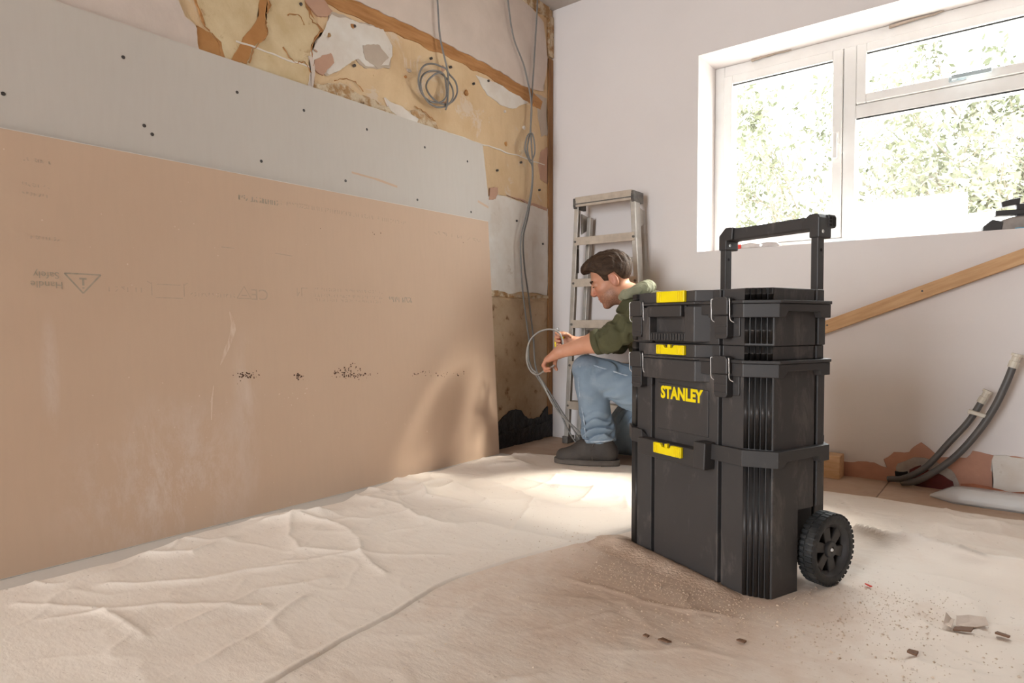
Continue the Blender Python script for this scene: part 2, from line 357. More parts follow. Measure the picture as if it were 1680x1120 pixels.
# subfloor sheets beyond the dust sheet, with open joints
fb = [(0.10, 0.95, -0.60, -0.002), (0.953, 1.716, -0.60, -0.002), (1.719, 2.9, -0.60, -0.002)]
for x0, x1, y0, y1 in fb:
    MB().box(x0 + 0.002, x1, y0, y1, FZ - 0.004, FZ + 0.004).build('floor_panel', 'floor', floor, bevel=0.002)
ceil = struct(MB().box(-0.2, XR + 0.2, YF - 0.2, 0.3, CZ, CZ + 0.12).build('ceiling', 'ceiling'), 'dull painted ceiling')
wl = struct(MB().box(-0.2, 0, YF - 0.2, 0.3, FZ - 0.1, CZ).build('wall_left', 'wall_left'), 'stripped yellow brown wall with torn paint and plaster')
m = MB()
m.box(0, WX0, 0, 0.3, FZ - 0.1, CZ); m.box(WX1, XR + 0.2, 0, 0.3, FZ - 0.1, CZ)
m.box(WX0, WX1, 0, 0.3, FZ - 0.1, WZ0); m.box(WX0, WX1, 0, 0.3, WZ1, CZ)
wb = struct(m.build('wall_back', 'plaster'), 'pinkish white plastered wall with the window')
wr = struct(MB().box(XR, XR + 0.2, YF - 0.2, 0, FZ - 0.1, CZ).build('wall_right', 'bare'), 'unseen side wall, coloured dark to cut bounce light')
wf = struct(MB().box(0, 0.1, YF - 0.2, YF, FZ - 0.1, CZ).box(1.6, XR, YF - 0.2, YF, FZ - 0.1, CZ).box(0.1, 1.6, YF - 0.2, YF, 2.35, CZ).build('wall_front', 'bare'), 'unseen darkened wall with an opening added for fill light behind the camera')

def ragged(pts, step, amp, seed):
    r = random.Random(seed); out = []
    n = len(pts)
    for i in range(n):
        a, b = pts[i], pts[(i + 1) % n]; d = math.hypot(b[0] - a[0], b[1] - a[1]); k = max(1, int(d / step))
        for j in range(k):
            t = j / k; x, y = a[0] + (b[0] - a[0]) * t, a[1] + (b[1] - a[1]) * t
            g = [amp * (2.2 * mnoise.noise(Vector((x * 14 + q, y * 14, seed * 3.7))) + 0.55 * mnoise.noise(Vector((x * 45 + q, y * 45, seed * 1.7)))) + r.uniform(-amp, amp) * 0.22 for q in (0.0, 50.0)]
            out.append((x + g[0], y + g[1]))
    return out
def patch(name, pts, mat, parent, d0, d1, wall='L', step=0.010, amp=0.006, seed=1, label=None):
    pp = ragged(pts, step, amp, seed); n = len(pp); mb = MB()
    if wall == 'L': back_ = [(d0, p, q) for p, q in pp]; front = [(d1, p, q) for p, q in pp]
    else: back_ = [(p, -d0, q) for p, q in pp]; front = [(p, -d1, q) for p, q in pp]
    me = bpy.data.meshes.new(name)
    bm = bmesh.new(); bv = [bm.verts.new(v) for v in back_ + front]
    for i in range(n): bm.faces.new((bv[i], bv[(i + 1) % n], bv[n + (i + 1) % n], bv[n + i]))
    bm.faces.new(bv[n:]); bmesh.ops.triangulate(bm, faces=[f for f in bm.faces if len(f.verts) > 4])
    bmesh.ops.recalc_face_normals(bm, faces=bm.faces); bm.to_mesh(me); bm.free()
    return link(name, me, mat, parent, label=label)

# --- left wall: layers of old finishes
patch('paint_layer', [(-3.45, 1.95), (-1.55, 1.95), (-1.1, 1.965), (-0.62, 1.955), (-0.23, 1.935), (-0.10, 1.95), (-0.06, 2.15), (-0.10, 2.34), (-0.30, 2.41), (-0.7, 2.44), (-3.45, 2.44)], 'p_white', wl, -0.01, 0.009, step=0.03, amp=0.007, seed=2, label='pinkish white old paint above the brown strip')
patch('adhesive_strip', [(-3.45, 1.885), (-1.6, 1.885), (-1.34, 1.89), (-0.92, 1.905), (-0.55, 1.895), (-0.12, 1.85), (-0.10, 1.90), (-0.23, 1.945), (-0.63, 1.965), (-0.66, 2.03), (-0.685, 1.962), (-1.1, 1.975), (-1.34, 1.96), (-3.45, 1.96)], 'p_strip', wl, -0.01, 0.004, step=0.03, amp=0.006, seed=3, label='orange brown strip of old adhesive')
patch('paint_flake', [(-3.4, 1.45), (-3.4, 1.85), (-2.6, 1.80), (-2.35, 1.72), (-2.093, 1.70), (-2.075, 1.643), (-2.032, 1.609), (-2.033, 1.50), (-2.4, 1.48)], 'p_white', wl, -0.01, 0.006, seed=4, label='pinkish white flaking paint')
patch('bare_patch', [(-2.032, 1.625), (-1.986, 1.612), (-1.955, 1.585), (-1.95, 1.52), (-2.04, 1.52)], 'p_orange', wl, -0.01, 0.003, seed=5, label='orange undercoat where paint came off')
patch('bare_patch', [(-1.798, 1.83), (-1.765, 1.789), (-1.785, 1.737), (-1.79, 1.677), (-1.845, 1.611), (-1.86, 1.548), (-1.92, 1.545), (-1.878, 1.62), (-1.846, 1.677), (-1.816, 1.735)], 'p_orange', wl, -0.01, 0.0075, seed=6)
patch('flaked_edge', [(-2.045, 1.71), (-2.01, 1.63), (-1.96, 1.595), (-1.94, 1.52), (-1.59, 1.52), (-1.585, 1.60), (-1.595, 1.70), (-1.545, 1.78), (-1.61, 1.85), (-1.63, 1.88), (-2.1, 1.88)], 'p_strip', wl, -0.01, 0.0045, seed=70, amp=0.008)
patch('paint_flake', [(-2.03, 1.70), (-2.0, 1.63), (-1.95, 1.60), (-1.93, 1.53), (-1.60, 1.53), (-1.60, 1.60), (-1.61, 1.70), (-1.56, 1.78), (-1.62, 1.84), (-1.64, 1.87), (-2.1, 1.87)], 'p_cream', wl, -0.01, 0.0055, seed=7, label='cream distemper flaking in curled pieces')
patch('flaked_edge', [(-1.51, 1.865), (-1.339, 1.88), (-1.245, 1.892), (-1.195, 1.84), (-1.220, 1.740), (-1.34, 1.704), (-1.387, 1.72), (-1.462, 1.655), (-1.519, 1.615), (-1.595, 1.624), (-1.612, 1.681), (-1.557, 1.775)], 'p_taupe', wl, -0.01, 0.0045, seed=71, amp=0.008)
patch('plaster_patch', [(-1.503, 1.86), (-1.339, 1.875), (-1.249, 1.888), (-1.203, 1.84), (-1.227, 1.747), (-1.34, 1.712), (-1.387, 1.729), (-1.462, 1.664), (-1.519, 1.623), (-1.59, 1.632), (-1.606, 1.681), (-1.551, 1.769)], 'p_greywhite', wl, -0.01, 0.006, seed=8, label='grey white skimmed plaster')
patch('bare_patch', [(-1.585, 1.658), (-1.518, 1.708), (-1.502, 1.668), (-1.553, 1.606), (-1.585, 1.619)], 'p_pink', wl, -0.01, 0.0075, seed=9)
patch('bare_patch', [(-1.64, 1.868), (-1.60, 1.90), (-1.544, 1.899), (-1.503, 1.869), (-1.531, 1.835), (-1.572, 1.831)], 'p_pink', wl, -0.01, 0.0078, seed=10)
patch('paint_patch', [(-1.365, 1.793), (-1.269, 1.815), (-1.223, 1.782), (-1.283, 1.715), (-1.34, 1.732)], 'p_taupe', wl, -0.01, 0.0078, seed=11, label='taupe blotch of older paint')
patch('mouldy_plaster', [(-1.596, 1.577), (-1.505, 1.585), (-1.433, 1.60), (-1.341, 1.59), (-1.24, 1.575), (-1.142, 1.58), (-1.034, 1.607), (-0.934, 1.568), (-0.92, 1.50), (-1.342, 1.49), (-1.60, 1.50)], 'p_mould', wl, -0.01, 0.008, amp=0.010, seed=12, label='broken brown plaster with dark mould')
patch('plaster_patch', [(-1.25, 1.60), (-1.12, 1.585), (-1.05, 1.565), (-1.07, 1.53), (-1.22, 1.555)], 'p_greywhite', wl, -0.01, 0.009, seed=13)
patch('plaster_patch', [(-0.66, 1.875), (-0.424, 1.895), (-0.255, 1.905), (-0.225, 1.871), (-0.33, 1.80), (-0.474, 1.783), (-0.571, 1.81)], 'p_greywhite', wl, -0.01, 0.003, seed=14)
patch('plaster_patch', [(-0.665, 1.02), (-0.63, 1.234), (-0.548, 1.312), (-0.319, 1.309), (-0.047, 1.308), (-0.045, 0.812), (-0.319, 0.825), (-0.45, 0.806), (-0.70, 0.81)], 'p_greywhite', wl, -0.01, 0.006, amp=0.005, seed=15, label='whitish plaster band beside the leaning boards')
patch('rusty_ledge', [(-0.75, 0.825), (-0.5, 0.822), (-0.4, 0.80), (-0.05, 0.806), (-0.05, 0.792), (-0.42, 0.785), (-0.5, 0.795), (-0.75, 0.792)], 'p_mould', wl, -0.01, 0.012, step=0.012, amp=0.005, seed=16)
patch('bare_patch', [(-0.557, 1.335), (-0.499, 1.351), (-0.49, 1.32), (-0.514, 1.296), (-0.571, 1.277)], 'p_pink', wl, -0.01, 0.0075, seed=17)
patch('bare_patch', [(-0.42, 1.325), (-0.2, 1.318), (-0.06, 1.31), (-0.06, 1.29), (-0.2, 1.305)], 'p_pink', wl, -0.01, 0.0078, seed=18, amp=0.005)
patch('bare_patch', [(-0.17, 1.93), (-0.06, 1.93), (-0.05, 1.72), (-0.10, 1.70), (-0.14, 1.80)], 'p_taupe', wl, -0.01, 0.0035, seed=19)
patch('bare_patch', [(-0.10, 1.62), (-0.05, 1.66), (-0.05, 1.45), (-0.12, 1.47), (-0.14, 1.54)], 'p_pink', wl, -0.01, 0.0035, seed=20)
patch('damp_patch', [(-0.9, FZ), (-0.9, 0.12), (-0.58, 0.11), (-0.50, 0.135), (-0.40, 0.185), (-0.30, 0.17), (-0.24, 0.125), (-0.12, 0.11), (-0.05, 0.17), (0.0, 0.17), (0.0, FZ)], 'p_black', wl, -0.01, 0.008, amp=0.008, seed=21, label='black damp proofing at the foot of the wall')
patch('damp_ledge', [(-0.9, 0.075), (-0.5, 0.07), (-0.02, 0.085), (-0.02, 0.065), (-0.5, 0.05), (-0.9, 0.055)], 'p_black', wl, -0.01, 0.016, amp=0.006, seed=22)
# joints of the wall lining
for i, (a, b, z0) in enumerate(((-0.98, -0.08, 1.55), (-1.9, -1.6, 1.62))):
    patch('plaster_seam', [(a, z0 + 0.003), (b, z0 + 0.002), (b, z0 - 0.003), (a, z0 - 0.003)], 'p_greywhite', wl, -0.01, 0.0045 if i == 0 else 0.008, step=0.02, amp=0.003, seed=30 + i)
patch('plaster_seam', [(-1.615, 1.5), (-1.615, 1.66), (-1.595, 1.66), (-1.595, 1.5)], 'p_white', wl, -0.01, 0.009, amp=0.004, seed=33)
cr = random.Random(12)
for i in range(16):                       # small chips knocked out of the old finishes
    y, z = cr.uniform(-2.0, -0.12), cr.uniform(1.56, 1.87); s_ = cr.uniform(0.005, 0.013); k_ = cr.randint(5, 7); e_ = cr.uniform(0.5, 1.6)
    if z > 1.56 + (y + 2.0) * 0.0: patch('paint_chip', [(y + s_ * cr.uniform(0.6, 1.3) * math.cos(2 * PI * j / k_), z + e_ * s_ * cr.uniform(0.6, 1.3) * math.sin(2 * PI * j / k_)) for j in range(k_)], cr.choice(['p_orange', 'p_pink', 'p_taupe', 'p_mould', 'p_greywhite', 'p_strip']), wl, -0.01, 0.0092 - 0.0001 * i, step=0.006, amp=0.0025, seed=200 + i)
for i, pts in enumerate([[(-1.80, 1.86), (-1.775, 1.80), (-1.79, 1.74), (-1.785, 1.68), (-1.83, 1.62), (-1.85, 1.56)], [(-1.63, 1.86), (-1.60, 1.80), (-1.56, 1.775), (-1.60, 1.70), (-1.595, 1.63)], [(-1.70, 1.78), (-1.66, 1.80), (-1.63, 1.77)], [(-1.72, 1.66), (-1.68, 1.62), (-1.63, 1.63), (-1.60, 1.60)], [(-1.50, 1.60), (-1.42, 1.63), (-1.36, 1.60)], [(-1.08, 1.62), (-1.0, 1.60), (-0.95, 1.58)]]):
    sp = spline(pts, 6); MB().tube([(0.0075, a + cr.uniform(-.004, .004), b + cr.uniform(-.004, .004)) for _, a, b in [(0,) + q for q in [(p[0], p[1]) for p in sp]]], [cr.uniform(0.0008, 0.0028) for _ in sp], 5).build('crack', 'p_strip', wl)
for i, (y, z) in enumerate([(-1.646, 1.842), (-1.4, 1.85), (-1.402, 1.692), (-0.971, 1.86), (-0.844, 1.86), (-0.681, 1.83), (-0.57, 1.877), (-0.30, 1.52), (-0.13, 1.40), (-0.34, 1.20), (-0.10, 1.1), (-0.5, 1.44)]):
    o = MB().lathe([(-0.01, 0.0), (-0.01, 0.006), (0.0105, 0.006), (0.0125, 0.003), (0.0125, 0.0)], 10, 'x', (0, y, z), False).build('nail', 'gauge', wl)
struct(MB().box(-0.005, 0.010, -0.046, -0.003, 0.12, 2.16).build('trim_1', 'wood_dark', bevel=0.003), 'brown timber batten in the corner')
struct(MB().box(-0.005, 0.014, -0.05, -0.003, 2.17, 2.40).build('trim_2', 'p_mould', bevel=0.003), 'crumbling dark plaster at the top of the corner')
patch('torn_paper_edge', [(-0.62, 2.443), (-0.40, 2.40), (-0.2, 2.385), (-0.05, 2.375), (-0.05, 2.443)], 'p_mould', wl, -0.01, 0.013, amp=0.008, seed=40)

# --- back wall: broken base
def bp_(name, pts, mat, d1, seed, amp=0.006, label=None): return patch(name, pts, mat, wb, -0.01, d1, 'B', 0.015, amp, seed, label)
bp_('bare_plaster_strip', [(0.95, FZ), (0.95, 0.02), (1.4, 0.05), (1.6, 0.055), (1.72, 0.05), (1.74, FZ)], 'pinkplaster', 0.006, 51)
bp_('bare_plaster_strip', [(1.72, FZ), (1.70, 0.075), (1.74, 0.11), (1.79, 0.12), (1.83, 0.165), (1.90, 0.12), (1.97, 0.125), (1.99, 0.16), (2.06, 0.15), (2.2, 0.135), (2.9, 0.12), (2.9, FZ)], 'pinkplaster', 0.005, 52, label='pink bare plaster round the pipe hole')
bp_('mortar_patch', [(1.74, FZ), (1.735, 0.05), (1.80, 0.11), (1.88, 0.105), (1.93, 0.07), (1.96, 0.0), (1.95, FZ)], 'mortar', 0.012, 53)
bp_('mortar_patch', [(2.06, 0.0), (2.06, 0.145), (2.9, 0.12), (2.9, 0.02)], 'p_greywhite', 0.010, 54)
bp_('brick', [(1.79, FZ), (1.79, 0.05), (1.83, 0.075), (1.87, 0.06), (1.93, 0.03), (1.95, FZ)], 'maroon', 0.022, 55, label='dark red broken brick')
bp_('hole', [(1.745, 0.0), (1.745, 0.04), (1.79, 0.045), (1.80, 0.0)], 'hole', 0.024, 56)  # raised near-black patch, painted shade instead of a real recess
bp_('brick', [(1.97, 0.0), (1.97, 0.02), (2.4, 0.03), (2.9, 0.03), (2.9, FZ)], 'brick', 0.014, 57)

# --- window
win = struct(bpy.data.objects.new('window_1', None), 'white plastic casement window with one side sash and a top vent'); COL.objects.link(win); win.location = (WX0, 0.21, WZ0)
def wbox(name, x0, x1, y0, y1, z0, z1, mat='upvc', bev=0.004, parent=None):
    p = parent or win
    mb = MB().box(x0 - WX0, x1 - WX0, y0 - 0.21, y1 - 0.21, z0 - WZ0, z1 - WZ0); return mb.build(name, mat, p, bevel=bev)
wbox('window_frame', WX0, 0.925, 0.22, 0.29, WZ0, WZ1); wbox('window_frame', WX0 + 0.049, WX1, 0.22, 0.29, 1.908, WZ1); wbox('window_frame', WX0 + 0.049, WX1, 0.22, 0.29, WZ0, 1.045)
wbox('window_frame', 2.70, WX1, 0.22, 0.29, 1.045, 1.908)
wbox('mullion', 1.479, 1.531, 0.215, 0.29, 1.045, 1.908); wbox('transom', 1.531, 2.70, 0.215, 0.29, 1.58, 1.64)
def sash(x0, x1, z0, z1, wd, y0=0.205, y1=0.275):
    e = bpy.data.objects.new('sash', None); COL.objects.link(e); e.parent = win
    wbox('stile', x0, x0 + wd, y0, y1, z0, z1, parent=e); wbox('stile', x1 - wd, x1, y0, y1, z0, z1, parent=e)
    wbox('rail', x0 + wd, x1 - wd, y0, y1, z0, z0 + wd, parent=e); wbox('rail', x0 + wd, x1 - wd, y0, y1, z1 - wd, z1, parent=e)
    wbox('gasket', x0 + wd, x1 - wd, y0 + 0.012, y0 + 0.02, z1 - wd - 0.005, z1 - wd, 'gasket', 0, e)
    wbox('pane', x0 + wd, x1 - wd, 0.245, 0.249, z0 + wd, z1 - wd, 'glass', 0, e)
    return e
s1 = sash(0.928, 1.477, 1.047, 1.905, 0.042); s2 = sash(1.533, 2.698, 1.642, 1.905, 0.040)
wbox('pane', 1.533, 2.698, 0.245, 0.249, 1.047, 1.578, 'glass', 0); wbox('gasket', 1.533, 2.698, 0.217, 0.224, 1.574, 1.579, 'gasket', 0)
h = MB().box(-0.012, 0.012, -0.012, 0.0, -0.03, 0.03).box(-0.008, 0.008, -0.032, -0.012, 0.0, 0.02).box(-0.009, 0.009, -0.036, -0.024, -0.095, 0.02).build('handle', 'upvc', s1, bevel=0.003)
h.location = (1.455 - WX0, 0.205 - 0.21, 1.50 - WZ0)
h = MB().box(-0.03, 0.03, -0.012, 0.0, -0.010, 0.010).box(-0.02, 0.0, -0.032, -0.012, -0.008, 0.008).box(-0.02, 0.115, -0.038, -0.026, -0.008, 0.010).build('handle', 'clearplastic', s2, bevel=0.003)
h.location = (1.91 - WX0, 0.205 - 0.21, 1.664 - WZ0)
for i, x in enumerate((1.06, 1.66)):
    patch('sealant_crumb', [(x, WZ1 - 0.012), (x + 0.12, WZ1 - 0.008), (x + 0.2, WZ1 - 0.003), (x, WZ1 - 0.002)], 'p_taupe', wb, -0.213, -0.20, 'B', 0.02, 0.004, 60 + i)

# ------------------------------------------------------------------ text helper
def text_mesh(s, size, offset=0.0, extrude=0.0004, space=1.0):
    cu = bpy.data.curves.new('t', 'FONT'); cu.body = s; cu.size = size; cu.offset = offset; cu.extrude = extrude; cu.space_character = space
    cu.align_x = 'LEFT'; cu.resolution_u = 3
    o = bpy.data.objects.new('t', cu); COL.objects.link(o)
    dg = bpy.context.evaluated_depsgraph_get(); me = bpy.data.meshes.new_from_object(o.evaluated_get(dg))
    bpy.data.objects.remove(o); bpy.data.curves.remove(cu)
    return me

# ------------------------------------------------------------------ plasterboards
th = math.radians(3.586)
pb = thing('plasterboard', 'brown plasterboard sheet leaning in front, printed with upside-down lettering', 'plasterboard', (0.125, -0.628, 0.0))
pb.rotation_euler = (0, -th, 0)
MB().box(-0.0122, -0.0005, -2.42, 0.0, 0.001, 1.160).build('gypsum_core', 'gypsum', pb)
MB().box(-0.0006, 0.0, -2.421, 0.0, 0.003, 1.158).build('paper_face', 'board_brown', pb)
MB().box(-0.0127, -0.0121, -2.42, 0.0, 0.003, 1.158).build('back_paper', 'board_grey', pb)
TM = Matrix(((0, 0, 1, 0), (-1, 0, 0, 0), (0, -1, 0, 0), (0, 0, 0, 1)))
def btext(s, y, z, size, mat='print', off=0.0):
    me = text_mesh(s, size, off, 0.0001); o = link('printed_text', me, mat, pb); o.matrix_local = Matrix.Translation((0.0003, y, z)) @ TM; return o
def strokes(name, segs, wdt, mat):
    mb = MB()
    for (y0, z0, y1, z1) in segs:
        d = Vector((0, y1 - y0, z1 - z0)); n = Vector((0, -d.z, d.y)).normalized() * wdt / 2
        a, b = Vector((0.0003, y0, z0)), Vector((0.0003, y1, z1)); e = Vector((0.0002, 0, 0))
        q = [a + n, b + n, b - n, a - n]; mb.add(q + [p - e for p in q], [(0, 1, 2, 3), (0, 4, 5, 1), (1, 5, 6, 2), (2, 6, 7, 3), (3, 7, 4, 0)])
    o = mb.build(name, mat, pb)
    if len(segs) > 1: o['kind'] = 'stuff'
    return o
btext('Handle', -1.812, 0.764, 0.026); btext('Safely', -1.820, 0.790, 0.026)
strokes('warning_triangle', [(-1.808, 0.789, -1.720, 0.789), (-1.720, 0.789, -1.765, 0.735), (-1.765, 0.735, -1.808, 0.789)], 0.004, 'print')
strokes('warning_mark', [(-1.764, 0.775, -1.764, 0.757), (-1.764, 0.752, -1.764, 0.748), (-1.773, 0.776, -1.755, 0.776)], 0.005, 'print')
rr = random.Random(3)
def scribble(y0, y1, z, hgt, mat, wdt=0.0022, gap=0.010, dz=0.0):
    segs = []; y = y0
    while y < y1:
        zc = z + dz * (y - y0) / (y1 - y0); k = rr.random(); w2 = gap * rr.uniform(0.35, 0.7)
        if k < 0.4: segs.append((y, zc - hgt / 2, y, zc + hgt / 2))
        if 0.3 < k: segs.append((y, zc + rr.choice((-1, 0, 1)) * hgt / 2, y + w2, zc + rr.choice((-1, 0, 1)) * hgt / 2))
        if k > 0.6: segs.append((y, zc + hgt / 2, y + w2, zc + hgt / 2))
        y += gap * rr.uniform(0.7, 1.3) * (1.8 if rr.random() < 0.15 else 1)
    return segs
strokes('printed_line', scribble(-1.70, -1.61, 0.750, 0.014, 'p', gap=0.018), 0.0025, 'print_faint')
strokes('printed_diagram', [(-1.570, 0.770, -1.500, 0.770), (-1.575, 0.729, -1.495, 0.729), (-1.585, 0.735, -1.585, 0.775), (-1.490, 0.735, -1.490, 0.775), (-1.597, 0.778, -1.585, 0.77), (-1.478, 0.778, -1.49, 0.77)], 0.0025, 'print_faint')
strokes('printed_line', scribble(-1.470, -1.325, 0.742, 0.012, 'p'), 0.0022, 'print_faint')
strokes('printed_triangle', [(-1.318, 0.735, -1.268, 0.735), (-1.268, 0.735, -1.292, 0.776), (-1.292, 0.776, -1.318, 0.735), (-1.303, 0.745, -1.283, 0.745)], 0.003, 'print_faint')
btext('CE', -1.203, 0.768, 0.054, 'print_faint')
strokes('printed_line', scribble(-1.09, -1.04, 0.765, 0.03, 'p', gap=0.02), 0.003, 'print_faint')
for z in (0.778, 0.755, 0.738): strokes('printed_line', scribble(-1.015, -0.70, z, 0.010, 'p'), 0.0022, 'print_faint')
strokes('printed_line', scribble(-0.66, -0.535, 0.750, 0.020, 'p', gap=0.011), 0.004, 'print')
strokes('printed_line', scribble(-1.296, -1.15, 1.078, 0.016, 'p', gap=0.008), 0.004, 'print')
strokes('printed_line', scribble(-1.14, -0.55, 1.082, 0.014, 'p', gap=0.011), 0.0026, 'print_faint')
strokes('printed_line', scribble(-0.38, -0.04, 1.062, 0.014, 'p', gap=0.03, dz=-0.008), 0.003, 'print_faint')
for y, z in ((-1.86, 1.088), (-1.865, 1.02), (-1.865, 0.995), (-1.85, 0.88)): strokes('printed_line', scribble(y - 0.03, y + 0.03, z, 0.008, 'p', gap=0.008), 0.003, 'print_faint')
strokes('pencil_mark', [(-1.364, 0.903, -1.32, 0.902)], 0.003, 'print_faint'); strokes('pencil_mark', [(-1.171, 0.899, -1.104, 0.894)], 0.003, 'print_faint')
def specks(name, clusters, mat, smin, smax):
    mb = MB()
    for (y, z, sy, sz, n) in clusters:
        for _ in range(n):
            a, b, r = rr.gauss(y, sy), rr.gauss(z, sz), rr.uniform(smin, smax); ph = rr.random() * 6
            mb.add([(0.0004, a + r * math.cos(ph + k * PI / 3) * rr.uniform(0.6, 1.2), b + r * math.sin(ph + k * PI / 3) * rr.uniform(0.6, 1.2)) for k in range(6)], [(0, 1, 2, 3, 4, 5)])
    o = mb.build(name, mat, pb); o['kind'] = 'stuff'; return o
specks('mould_specks', [(-1.29, 0.473, 0.022, 0.008, 40), (-1.10, 0.458, 0.008, 0.007, 22), (-0.89, 0.462, 0.035, 0.014, 60), (-0.85, 0.446, 0.05, 0.004, 40), (-0.52, 0.432, 0.06, 0.006, 16), (-0.33, 0.418, 0.05, 0.006, 16), (-0.8, 1.02, 0.3, 0.01, 5)], 'mould', 0.0012, 0.004)
specks('plaster_spatter', [(-1.5, 0.35, 0.15, 0.06, 30), (-1.2, 0.40, 0.12, 0.03, 25), (-1.55, 0.95, 0.25, 0.08, 25), (-1.0, 0.2, 0.3, 0.1, 40)], 'scuff', 0.0008, 0.003)
def smear(name, path, wds, mat):
    mb = MB(); P = [Vector((0.0003, a, b)) for a, b in path]; vs_ = []
    for i, p in enumerate(P):
        t = (P[min(i + 1, len(P) - 1)] - P[max(i - 1, 0)]).normalized(); n = Vector((0, -t.z, t.y)); vs_ += [p + n * wds[i] * rr.uniform(0.7, 1.2), p - n * wds[i] * rr.uniform(0.7, 1.2)]
    mb.add(vs_, [(2 * i, 2 * i + 1, 2 * i + 3, 2 * i + 2) for i in range(len(P) - 1)]); return mb.build(name, mat, pb)
smear('white_scuff', [(-1.347, 0.69), (-1.338, 0.66), (-1.336, 0.63), (-1.345, 0.60), (-1.365, 0.56), (-1.385, 0.515)], [0.002, 0.006, 0.010, 0.009, 0.006, 0.001], 'scuff')
smear('white_scuff', [(-1.41, 0.45), (-1.418, 0.40), (-1.422, 0.34)], [0.001, 0.003, 0.001], 'scuff')

th2 = math.radians(2.261)
pg = thing('plasterboard', 'pale grey plasterboard sheet with screw heads behind the brown one', 'plasterboard', (0.083, -0.62, 0.0))
pg.rotation_euler = (0, -th2, 0)
# foot corner notch near the front sheet's top edge
out = [(-2.6, 0.001), (0.0, 0.001), (0.012, 1.16), (0.035, 1.172), (0.028, 1.20), (-0.014, 1.543), (-2.6, 1.545)]
MB().prism_axis(out, -0.0122, -0.0005, 'x').build('gypsum_core', 'gypsum', pg)
MB().prism_axis(out, -0.0006, 0.0, 'x').build('paper_face', 'board_grey', pg)
for (y, z) in [(-1.641, 1.443), (-1.589, 1.252), (-1.567, 1.231), (-1.289, 1.439), (-1.208, 1.22), (-0.851, 1.214), (-0.737, 1.444), (-0.413, 1.441), (-0.468, 1.197), (-0.131, 1.434), (-1.932, 1.252), (-0.116, 1.191), (-1.03, 1.445)]:
    MB().lathe([(-0.002, 0.0), (-0.002, 0.0055), (0.0006, 0.0055), (0.0002, 0.002), (0.0, 0.0)], 10, 'x', (0, y, z), False).build('screw', 'gauge', pg)
for p, q, wd in (((-0.82, 1.253), (-0.70, 1.248), 0.004), ((-0.70, 1.248), (-0.583, 1.235), 0.005), ((-0.064, 1.252), (0.015, 1.232), 0.006)):
    mb = MB(); mb.add([(0.0004, p[0], p[1] + wd), (0.0004, q[0], q[1] + wd), (0.0004, q[0], q[1] - wd), (0.0004, p[0], p[1] - wd)], [(0, 1, 2, 3)]); mb.build('brown_tear', 'board_brown', pg)
for nm, y0, y1, lab in (('far', -2.018, -0.60, 'grey board lying flat under the far half of the leaning sheets'), ('near', -3.2, -2.022, 'grey board lying flat under the near half of the leaning sheets')):
    t = thing('floor_board', lab, 'board', (0.25, (y0 + y1) / 2, FZ))
    l_ = (y1 - y0) / 2
    MB().box(-0.245, 0.27, -l_, l_, 0.0, 0.0115).build('gypsum_core', 'gypsum', t); MB().box(-0.245, 0.27, -l_, l_, 0.0114, 0.0125).build('paper_face', 'board_grey', t, bevel=0.0005)
# ------------------------------------------------------------------ dust sheets (height field cloth)
def vnoise(x, y, seed):
    r = np.random.default_rng(seed); T = r.random((256, 256))
    xi = np.floor(x).astype(int); yi = np.floor(y).astype(int); fx = x - xi; fy = y - yi
    fx = fx * fx * fx * (fx * (fx * 6 - 15) + 10); fy = fy * fy * fy * (fy * (fy * 6 - 15) + 10)
    g = lambda a, b: T[a % 256, b % 256]
    return (g(xi, yi) * (1 - fx) + g(xi + 1, yi) * fx) * (1 - fy) + (g(xi, yi + 1) * (1 - fx) + g(xi + 1, yi + 1) * fx) * fy
def fbm(x, y, s, seed, oct_=4):
    v = 0; a = 1.0; t = 0
    for o in range(oct_): v = v + a * vnoise(x * s + 17.3 * o, y * s + 9.1 * o, seed + o); t += a; a *= 0.5; s *= 2.03
    return v / t
def seg_d(x, y, pts):
    d = np.full(x.shape, 9.0)
    for (ax, ay), (bx, by) in zip(pts[:-1], pts[1:]):
        vx, vy = bx - ax, by - ay; t = np.clip(((x - ax) * vx + (y - ay) * vy) / (vx * vx + vy * vy), 0, 1)
        d = np.minimum(d, np.hypot(x - ax - t * vx, y - ay - t * vy))
    return d
def sm(a, b, x): t = np.clip((x - a) / (b - a), 0, 1); return t * t * (3 - 2 * t)
